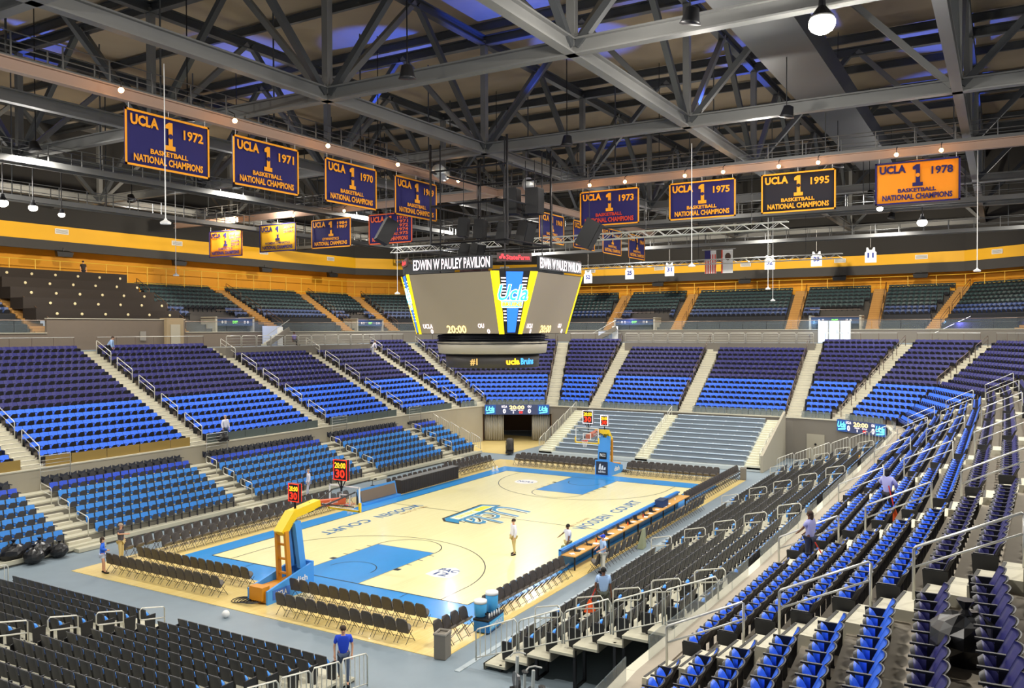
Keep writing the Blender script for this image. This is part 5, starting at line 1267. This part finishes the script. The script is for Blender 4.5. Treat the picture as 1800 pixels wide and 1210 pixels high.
# exercise bikes at the bottom edge
for i, x in enumerate((-20.6,-21.3)):
    r = empty('exercise_bike', (x,-13.7-.95*i,0), .9, 'grey exercise bike handlebar and post below the near railing, %s one' % ('left','right')[i], 'bike', 'exercise bikes under the railing')
    MB().box((0,0,.06),(1.1,.3,.1)).build('bike_base', blackm, r); MB().bar((.35,0,.1),(.25,0,1.15),.08,.08).build('steering_post', alum, r); MB().tube([(.2,-.25,1.2),(.35,-.1,1.22),(.35,.1,1.22),(.2,.25,1.2)],.025).build('handlebar', alum, r)
    MB().bar((-.3,0,.1),(-.35,0,.85),.07,.07).build('saddle_post', alum, r); MB().ball((-.38,0,.9),(.15,.11,.05)).build('saddle', black, r); fwheel = MB().lathe([(.28,-.04),(.28,.04)],(0,0,0),16).build('flywheel', mat('flywheel',(90,90,92),.4,.5), r); fwheel.rotation_euler = (PI/2,0,0); fwheel.location = (.35,0,.35)
# black steel frame under the near end of the right stand
for i in range(6):
    r = MB().bar((-19.3,-12.2-1.35*i,0),(-19.3,-12.2-1.35*i,.2+.5*i),.09,.09).bar((-18.6,-12.2-1.35*i,0),(-18.6,-12.2-1.35*i,.2+.5*i),.09,.09).bar((-19.3,-12.2-1.35*i,.02),(-18.6,-12.2-1.35*i,.02),.09,.05).build('under_frame', blackm, None)
    r.parent = rs; r.matrix_parent_inverse = (Matrix.Translation((22.2,-11.6,0)) @ Matrix.Rotation(PI,4,'Z')).inverted()
# small refuse in right tier aisles
for i in range(5):
    o = MB().ball((0,0,.1),(.18,.12,.1),0,8).build('crumpled_bag', mat('litter_white',(215,215,200),.7), None, True)
    p = [(-15.6,-12.7,.5),(-14.9,-14.3,1.1),(-4.4,-13.6,.8),(-13.6,-21.6,4.02),(-1.2,-23.0,4.85)][i]; o.location = p; tag(o,'crumpled pale litter in the right stands, %s from the near end' % od(i),'litter','litter in the right stands')

# ------------------------------------------------------------------ people
def skin_body(name, J, E, R, mtl, parent, root='pelvis', sub=1):
    names = list(J); idx = {n: i for i, n in enumerate(names)}
    E = [(idx[a], idx[b]) for a, b in E]
    me = bpy.data.meshes.new(name); me.from_pydata([J[n] for n in names], E, []); o = bpy.data.objects.new(name, me); COL.objects.link(o)
    md = o.modifiers.new('skin','SKIN'); 
    if not me.skin_vertices: pass
    sv = me.skin_vertices[0].data if len(me.skin_vertices) else None
    if sv is None:
        bpy.context.view_layer.objects.active = o; bpy.ops.mesh.customdata_skin_add(); sv = me.skin_vertices[0].data
    for n, i in idx.items():
        r = R[n]; sv[i].radius = (r, r) if not hasattr(r,'__len__') else r; sv[i].use_root = (n == root)
    m2 = o.modifiers.new('sub','SUBSURF'); m2.levels = sub; m2.render_levels = sub
    dg = bpy.context.evaluated_depsgraph_get(); nm = bpy.data.meshes.new_from_object(o.evaluated_get(dg)); bpy.data.objects.remove(o)
    nm.name = name; nm.materials.clear(); nm.materials.append(mtl)
    nm.polygons.foreach_set('use_smooth',[True]*len(nm.polygons))
    q = bpy.data.objects.new(name, nm); COL.objects.link(q); q.parent = parent; return q
def person(label, loc, rz, shirt, pants, hairc, skin=skin1, pose='stand', h=1.75, long_sleeve=False, shorts=False, hat=None, female=False, group=None, lh=None, rh=None, lk=(0,0), rk=(0,0)):
    s = h/1.75; r = empty('person', loc, rz, label, 'person', group); r.scale = (s,s,s)
    sh = .17 if female else .2; hp = .095
    J = {}; lean = 0; dz = 0
    if pose == 'bend': lean = .28
    if pose == 'sit': dz = -.42
    pz = .95+dz
    J['pelvis'] = (0,0,pz); J['waist'] = (0,lean*.25,pz+.15); J['chest'] = (0,lean*.7,pz+.38-lean*.2); J['neck'] = (0,lean*1.0,pz+.55-lean*.35)
    J['jaw'] = (0,lean*1.15+.02,pz+.64-lean*.4); J['head'] = (0,lean*1.2+.01,pz+.71-lean*.4); J['crown'] = (0,lean*1.25,pz+.775-lean*.4)
    nk = J['neck']
    for sd, side in ((-1,'l'),(1,'r')):
        J['sho'+side] = (sd*sh, nk[1]-.0, nk[2]-.06)
        tgt = (lh if side == 'l' else rh) or (sd*(sh+.06), nk[1]+.06, nk[2]-.6)
        wx, wy, wz = tgt; sx_, sy_, sz_ = J['sho'+side]
        mid = Vector(((wx+sx_)/2,(wy+sy_)/2,(wz+sz_)/2)); L_ = (Vector(tgt)-Vector(J['sho'+side])).length; bend = math.sqrt(max(0,.28**2-(L_/2)**2))
        el = mid+Vector((sd*bend*.75,-bend*.66,-bend*.2)); J['elb'+side] = tuple(el); J['wri'+side] = tuple(tgt)
        dv = (Vector(tgt)-el).normalized(); J['pal'+side] = tuple(Vector(tgt)+dv*.06)
        pv = dv.cross(Vector((0,1,0))).normalized() if abs(dv.y) < .9 else Vector((1,0,0))
        for q, ofs in enumerate((-.03,-.01,.01,.03)):
            k_ = Vector(tgt)+dv*.1+pv*ofs; J['f%d%s' % (q,side)] = tuple(k_); J['g%d%s' % (q,side)] = tuple(k_+dv*(.045+.01*(q in (1,2)))+Vector((0,.02,0)))
        J['th'+side] = tuple(Vector(tgt)+dv*.05+pv*.05+Vector((0,.02,0)))
        kx, ky = lk if side == 'l' else rk
        if pose == 'sit':
            J['hip'+side] = (sd*hp,0,pz-.03); J['kne'+side] = (sd*(hp+.03),.42,pz-.03); J['ank'+side] = (sd*(hp+.03),.42,.08); J['toe'+side] = (sd*(hp+.03),.6,.04)
        else:
            J['hip'+side] = (sd*hp,0,pz-.06); J['kne'+side] = (sd*(hp+.02),ky*.55+.02,.5); J['ank'+side] = (sd*(hp+.02)+kx,ky-.0,.09+max(0,-ky)*.3); J['toe'+side] = (sd*(hp+.04)+kx,ky+.15,.035+max(0,-ky)*.1)
    R = dict(pelvis=(.15,.1),waist=(.125,.09),chest=(.155,.1),neck=.052,jaw=.062,head=.088,crown=.06)
    E = [('pelvis','waist'),('waist','chest'),('chest','neck'),('neck','jaw'),('jaw','head'),('head','crown')]
    for d_ in 'lr':
        R.update({'sho'+d_:.055,'elb'+d_:.04,'wri'+d_:.028,'pal'+d_:.03,'hip'+d_:.09,'kne'+d_:.055,'ank'+d_:.037,'toe'+d_:.03,'th'+d_:.011})
        E += [('chest','sho'+d_),('sho'+d_,'elb'+d_),('elb'+d_,'wri'+d_),('wri'+d_,'pal'+d_),('wri'+d_,'th'+d_),('pelvis','hip'+d_),('hip'+d_,'kne'+d_),('kne'+d_,'ank'+d_),('ank'+d_,'toe'+d_)]
        for q in range(4): R['f%d%s' % (q,d_)] = .01; R['g%d%s' % (q,d_)] = .008; E += [('pal'+d_,'f%d%s' % (q,d_)),('f%d%s' % (q,d_),'g%d%s' % (q,d_))]
    skin_body('body', J, E, R, skin, r)
    def sub(keys, edges, grow, name, mtl, extra=None, rad=None):
        J2 = {k_: J[k_] for k_ in keys}; 
        if extra: J2.update(extra)
        R2 = {k_: (tuple(x+grow for x in R[k_]) if hasattr(R.get(k_,.05),'__len__') else R.get(k_,.05)+grow) for k_ in J2}
        if rad: R2.update(rad)
        skin_body(name, J2, edges, R2, mtl, r, keys[0])
    ks = ['waist','pelvis','chest','shol','shor']; es = [('pelvis','waist'),('waist','chest'),('chest','shol'),('chest','shor'),('chest','collar')]
    ex = {'collar': tuple(Vector(J['chest'])+(Vector(J['neck'])-Vector(J['chest']))*.82)}; rd = {'pelvis':(.165,.125),'waist':(.15,.12),'chest':(.185,.135),'collar':(.125,.1)}
    for d_ in 'lr':
        e_, w_, s_ = Vector(J['elb'+d_]), Vector(J['wri'+d_]), Vector(J['sho'+d_])
        if long_sleeve: ks += ['elb'+d_,'wri'+d_]; es += [('sho'+d_,'elb'+d_),('elb'+d_,'wri'+d_)]
        else: ex['slv'+d_] = tuple(s_+(e_-s_)*.75); rd['slv'+d_] = .06; es += [('sho'+d_,'slv'+d_)]
    sub(ks, es, .032, 'shirt', shirt, ex, rd)
    kp = ['pelvis','hipl','hipr','knel','kner']; ep = [('pelvis','hipl'),('pelvis','hipr')]; ex = {}; rd = {'pelvis':(.158,.115)}
    for d_ in 'lr':
        if shorts:
            hh, kk = Vector(J['hip'+d_]), Vector(J['kne'+d_]); ex['hem'+d_] = tuple(hh+(kk-hh)*.5); rd['hem'+d_] = .09; ep.append(('hip'+d_,'hem'+d_))
        else: kp.append('ank'+d_); ep += [('hip'+d_,'kne'+d_),('kne'+d_,'ank'+d_)]; rd['ank'+d_] = .055
    if shorts: kp = [k_ for k_ in kp if not k_.startswith('kne')]
    sub(kp, ep, .02, 'trousers' if not shorts else 'shorts', pants, ex, rd)
    for d_ in 'lr':
        a_, t_ = Vector(J['ank'+d_]), Vector(J['toe'+d_]); m_ = MB(); m_.bar(a_-(t_-a_)*.3+Vector((0,0,-.03)), t_+(t_-a_)*.25, .09, .07); m_.build('shoe', blackm, r)
    hd = J['head']; hm = MB()
    hm.ball((hd[0],hd[1]-.018,hd[2]+.035),(.098,.108,.095),0,10); 
    if female: hm.ball((hd[0],hd[1]-.07,hd[2]-.06),(.085,.05,.13),0,8)
    hm.build('hair' if not hat else 'cap', hairc if not hat else hat, r, True)
    if hat: MB().box((hd[0],hd[1]+.12,hd[2]+.05),(.15,.1,.015)).build('cap_peak', hat, r)
    fc = MB().ball((0,hd[1]+.1,hd[2]-.02),(.016,.022,.025),0,6); fc.build('nose', skin, r, True)
    for ex_ in (-.033,.033): MB().ball((ex_,hd[1]+.086,hd[2]+.008),.011,0,6).build('eye', dark, r)
    for ex_ in (-.092,.092): MB().ball((ex_,hd[1],hd[2]-.01),(.015,.02,.03),0,6).build('ear', skin, r)
    MB().box((0,hd[1]+.088,hd[2]-.06),(.045,.01,.01)).build('mouth', mat('lip',(150,80,70),.6), r)
    return r
C = lambda n, c: mat(n, c, .8)
wht, khk, gpolo, bpolo, jn = C('shirt_white',(222,222,236)), C('khaki',(196,176,120)), C('polo_grey',(78,74,80)), C('polo_blue',(30,70,205)), C('jeans_grey',(70,84,108))
blk, sky, ljk = C('trousers_black',(30,30,36)), C('shirt_sky',(160,190,232)), C('jacket_blue',(40,105,225))
hb, hd_, hg = C('hair_brown',(60,42,30)), C('hair_black',(22,20,20)), C('hair_grey',(170,150,130))
person('woman in bright blue jacket and pale shorts talking near the left chairs', (-18.95,9.5,0), -2.2, ljk, C('shorts_pale',(205,214,235)), hb, skin1, female=True, h=1.66, long_sleeve=True, shorts=True, rh=(.1,.2,1.15), lh=(-.22,.12,1.0), rk=(0,.1))
person('man in grey polo shirt and khaki trousers with folded arm near the left chairs', (-17.15,10.75,0), -2.6, gpolo, khk, hg, skin1, h=1.8, rh=(.05,.28,1.28), lh=(-.25,.05,.95))
person('man in white shirt and khaki trousers standing on the court', (-6.83,-5.41,0), .9, wht, khk, hb, skin1, h=1.78, long_sleeve=True, rk=(0,-.1))
person('man in white shirt holding a green bag beside the scorers table', (-6.3,-8.15,0), 1.0, wht, khk, hd_, skin2, h=1.72, rh=(.3,.3,1.15), lh=(-.3,.2,.85))
person('man in pale blue shirt and blue cap behind the scorers table', (-7.5,-10.55,0), .8, sky, C('trousers_cream',(220,215,200)), hd_, skin1, h=1.76, hat=bpolo, rh=(.22,.25,1.1), lh=(-.22,.25,1.1))
person('man in royal blue polo walking on the near walkway', (-22.55,-8.35,0), 2.3, bpolo, jn, hb, skin1, h=1.8, lk=(0,.22), rk=(0,-.2))
person('cleaner in pale shirt walking up the right stand aisle with orange scoop', (-15.9,-14.35,1.1), -1.2, sky, C('trousers_olive',(70,74,66)), hd_, skin2, h=1.76, rh=(.26,.15,.8), lk=(0,.15), rk=(0,-.12))
person('cleaner in lilac shirt and dark trousers bending in the first right tier row', (-16.4,-21.35,4.02), -.4, C('shirt_lilac',(176,176,226)), C('trousers_navy',(40,46,72)), hb, skin2, pose='stand', female=True, h=1.66, rh=(.2,.3,1.0), lh=(-.1,.35,1.05))
person('cleaner in lilac shirt with long dark hair in the fourth right tier row', (-12.4,-23.05,4.85), -1.9, C('shirt_lilac',(176,176,226)), blk, hd_, skin2, female=True, h=1.66, long_sleeve=True, rh=(.15,.3,1.1), lh=(-.12,.3,1.15))
person('man in white shirt and grey trousers standing before the left tier seats', (-3.0,19.75,3.6), PI, wht, jn, hg, skin1, h=1.76, long_sleeve=True)
person('person in white climbing the front of the left stand near the near hoop', (-1.1,13.9,.1), 1.0, wht, C('trousers_light',(190,192,205)), hg, skin1, h=1.75, long_sleeve=True, lk=(0,.15))
person('person in pale blue shirt leaning at the top of the left tier aisle', (-3.9,31.3,9.2), -2.4, sky, blk, hb, skin1, h=1.7, pose='bend', long_sleeve=True)
person('person in white shirt on the fourth left tier aisle near the deck', (24.4,29.6,8.6), -2.0, wht, C('trousers_light',(190,192,205)), hb, skin1, h=1.6, pose='bend', long_sleeve=True)
person('person seated behind the wheelchair deck railing in the left tier', (17.0,33.2,9.75), PI, C('shirt_violet',(120,110,170)), blk, hb, skin2, h=1.7, pose='sit')
person('person in dark clothes standing at the top of the press tribune', (1.8,43.2,15.6), PI, C('shirt_dark',(40,30,28)), blk, hd_, skin1, h=1.75)
# scoops and bag
def scoop(p, top, label):
    r = empty('lobby_dustpan', p, 0, label, 'dustpan', 'orange long handled dustpans')
    MB().add([(-.17,-.14,0),(.17,-.14,0),(.2,.16,0),(-.2,.16,0),(-.04,-.02,.4),(.04,-.02,.4),(.05,.04,.4),(-.05,.04,.4)],[(3,2,1,0),(4,5,6,7),(0,1,5,4),(1,2,6,5),(2,3,7,6),(3,0,4,7)]).build('pan', orange, r)
    MB().tube([(0,0,.35),tuple(Vector(top)-Vector(p))],.02).build('handle', C('handle_red',(200,50,40)), r)
scoop((-16.15,-13.95,1.35),(-15.95,-14.1,2.2),'orange long handled dustpan carried up the right stand aisle'); scoop((-16.5,-21.75,4.05),(-16.35,-21.3,5.05),'orange long handled dustpan in the first right tier row'); scoop((-12.75,-23.3,4.9),(-12.6,-23.1,6.0),'orange long handled dustpan in the fourth right tier row')
o = MB().add([(-.16,-.1,0),(.16,-.1,0),(.14,.1,0),(-.14,.1,0),(-.1,-.05,.6),(.1,-.05,.6),(.08,.05,.6),(-.08,.05,.6)],[(3,2,1,0),(4,5,6,7),(0,1,5,4),(1,2,6,5),(2,3,7,6),(3,0,4,7)]).build('carry_bag', C('bag_green',(140,150,100))); o.location = (-6.75,-8.1,.2); tag(o,'green bag held by the man at the scorers table','bag')
o = MB().lathe([(.16,0),(.14,.02),(.1,.45),(.03,.72),(.0,.74)],(0,0,0),10).build('wet_floor_cone', mat('cone_yellow',(245,180,20),.5), None, True); o.location = (15.5,-18.3,2.25); tag(o,'yellow cone among the far seats of the right stand','cone')

# ------------------------------------------------------------------ seats: nearest ones singly, the rest as one mass per kind
FC = {'blue':fblue,'navy':fnavy,'lblue':rblue,'ldeep':rblue2,'ldark':rdark}
for s_ in SEATS:
    q = proj((s_['p'][0],s_['p'][1],s_['p'][2]+.6)); s_['v'] = bool(q and -25 < q[0] < 1825 and -25 < q[1] < 1240); s_['d'] = q[2] if q else 999
    if s_['k'] == 'stand' and s_['p'][1] < 0 and False: pass
def colour_words(c): return {'blue':'bright blue','navy':'dark navy','lblue':'light blue','ldeep':'deep blue','ldark':'dark'}[c]
for kind, shell, nm, grp in (('bowl',fblk,'tier_seat','seats of the right tier'),('stand',rshell,'stand_seat','seats of the retractable stands')):
    L_ = [s_ for s_ in SEATS if s_['k'] == kind]; vis = sorted([s_ for s_ in L_ if s_['v']], key=lambda s_: s_['d'])
    if kind == 'stand':
        pass
    pick = set(id(s_) for s_ in vis[:290]); protos = {}
    ms = Mass(); mats = [FC[c] for c in (('blue','navy') if kind == 'bowl' else ('lblue','ldeep','ldark'))]+[shell]; ci = {c: i for i, c in enumerate(('blue','navy') if kind == 'bowl' else ('lblue','ldeep','ldark'))}
    epm = None
    for s_ in L_:
        if id(s_) in pick:
            lab = '%s seat, %s row, %s from %s, %s' % (colour_words(s_['c']), od(s_['r']), od(s_['n'] if s_['n'] < s_['N']/2 else s_['N']-1-s_['n']), ('left end' if s_['n'] < s_['N']/2 else 'right end'), s_['w'])
            if s_['c'] not in protos:
                P_ = seat_proto(nm, lab, FC[s_['c']], shell, grp, {} if kind == 'bowl' else STKW); protos[s_['c']] = P_; P_.location = s_['p']; P_.rotation_euler = (0,0,s_['rz']); r = P_
            else: r = dup(protos[s_['c']], s_['p'], s_['rz'], lab, grp)
            if s_['e']:
                if epm is None: epm = MB().add([(-.02,-.28,.03),(.02,-.28,.03),(.02,.1,.03),(-.02,.1,.03),(-.02,-.3,.62),(.02,-.3,.62),(.02,.14,.62),(-.02,.14,.62)],[(3,2,1,0),(4,5,6,7),(0,1,5,4),(1,2,6,5),(2,3,7,6),(3,0,4,7)]).data('end_panel', black)
                o = bpy.data.objects.new('end_panel', epm); COL.objects.link(o); o.parent = r; o.location = (.29 if (s_['e'] > 0) else -.29, 0, 0)
        else:
            ms.put(*s_['p'], s_['rz'], ci[s_['c']], len(mats)-1, kind)
            if s_['e'] and kind == 'bowl':
                c_, q_ = math.cos(s_['rz']), math.sin(s_['rz']); x = .29 if s_['e'] > 0 else -.29
                b_ = MB().box((s_['p'][0]+c_*x+q_*.08, s_['p'][1]+q_*x-c_*.08, s_['p'][2]+.32),(.04,.4,.6),0,s_['rz']); ms.add(b_, len(mats)-1)
    ms.build('tier_seats' if kind == 'bowl' else 'stand_seats', mats, 'remaining rows of blue and navy flip-up seats round the bowl' if kind == 'bowl' else 'remaining rows of light blue flip-up seats on the retractable stands', 'seats')
print('SEATS', len(SEATS), 'objects', len(bpy.data.objects))
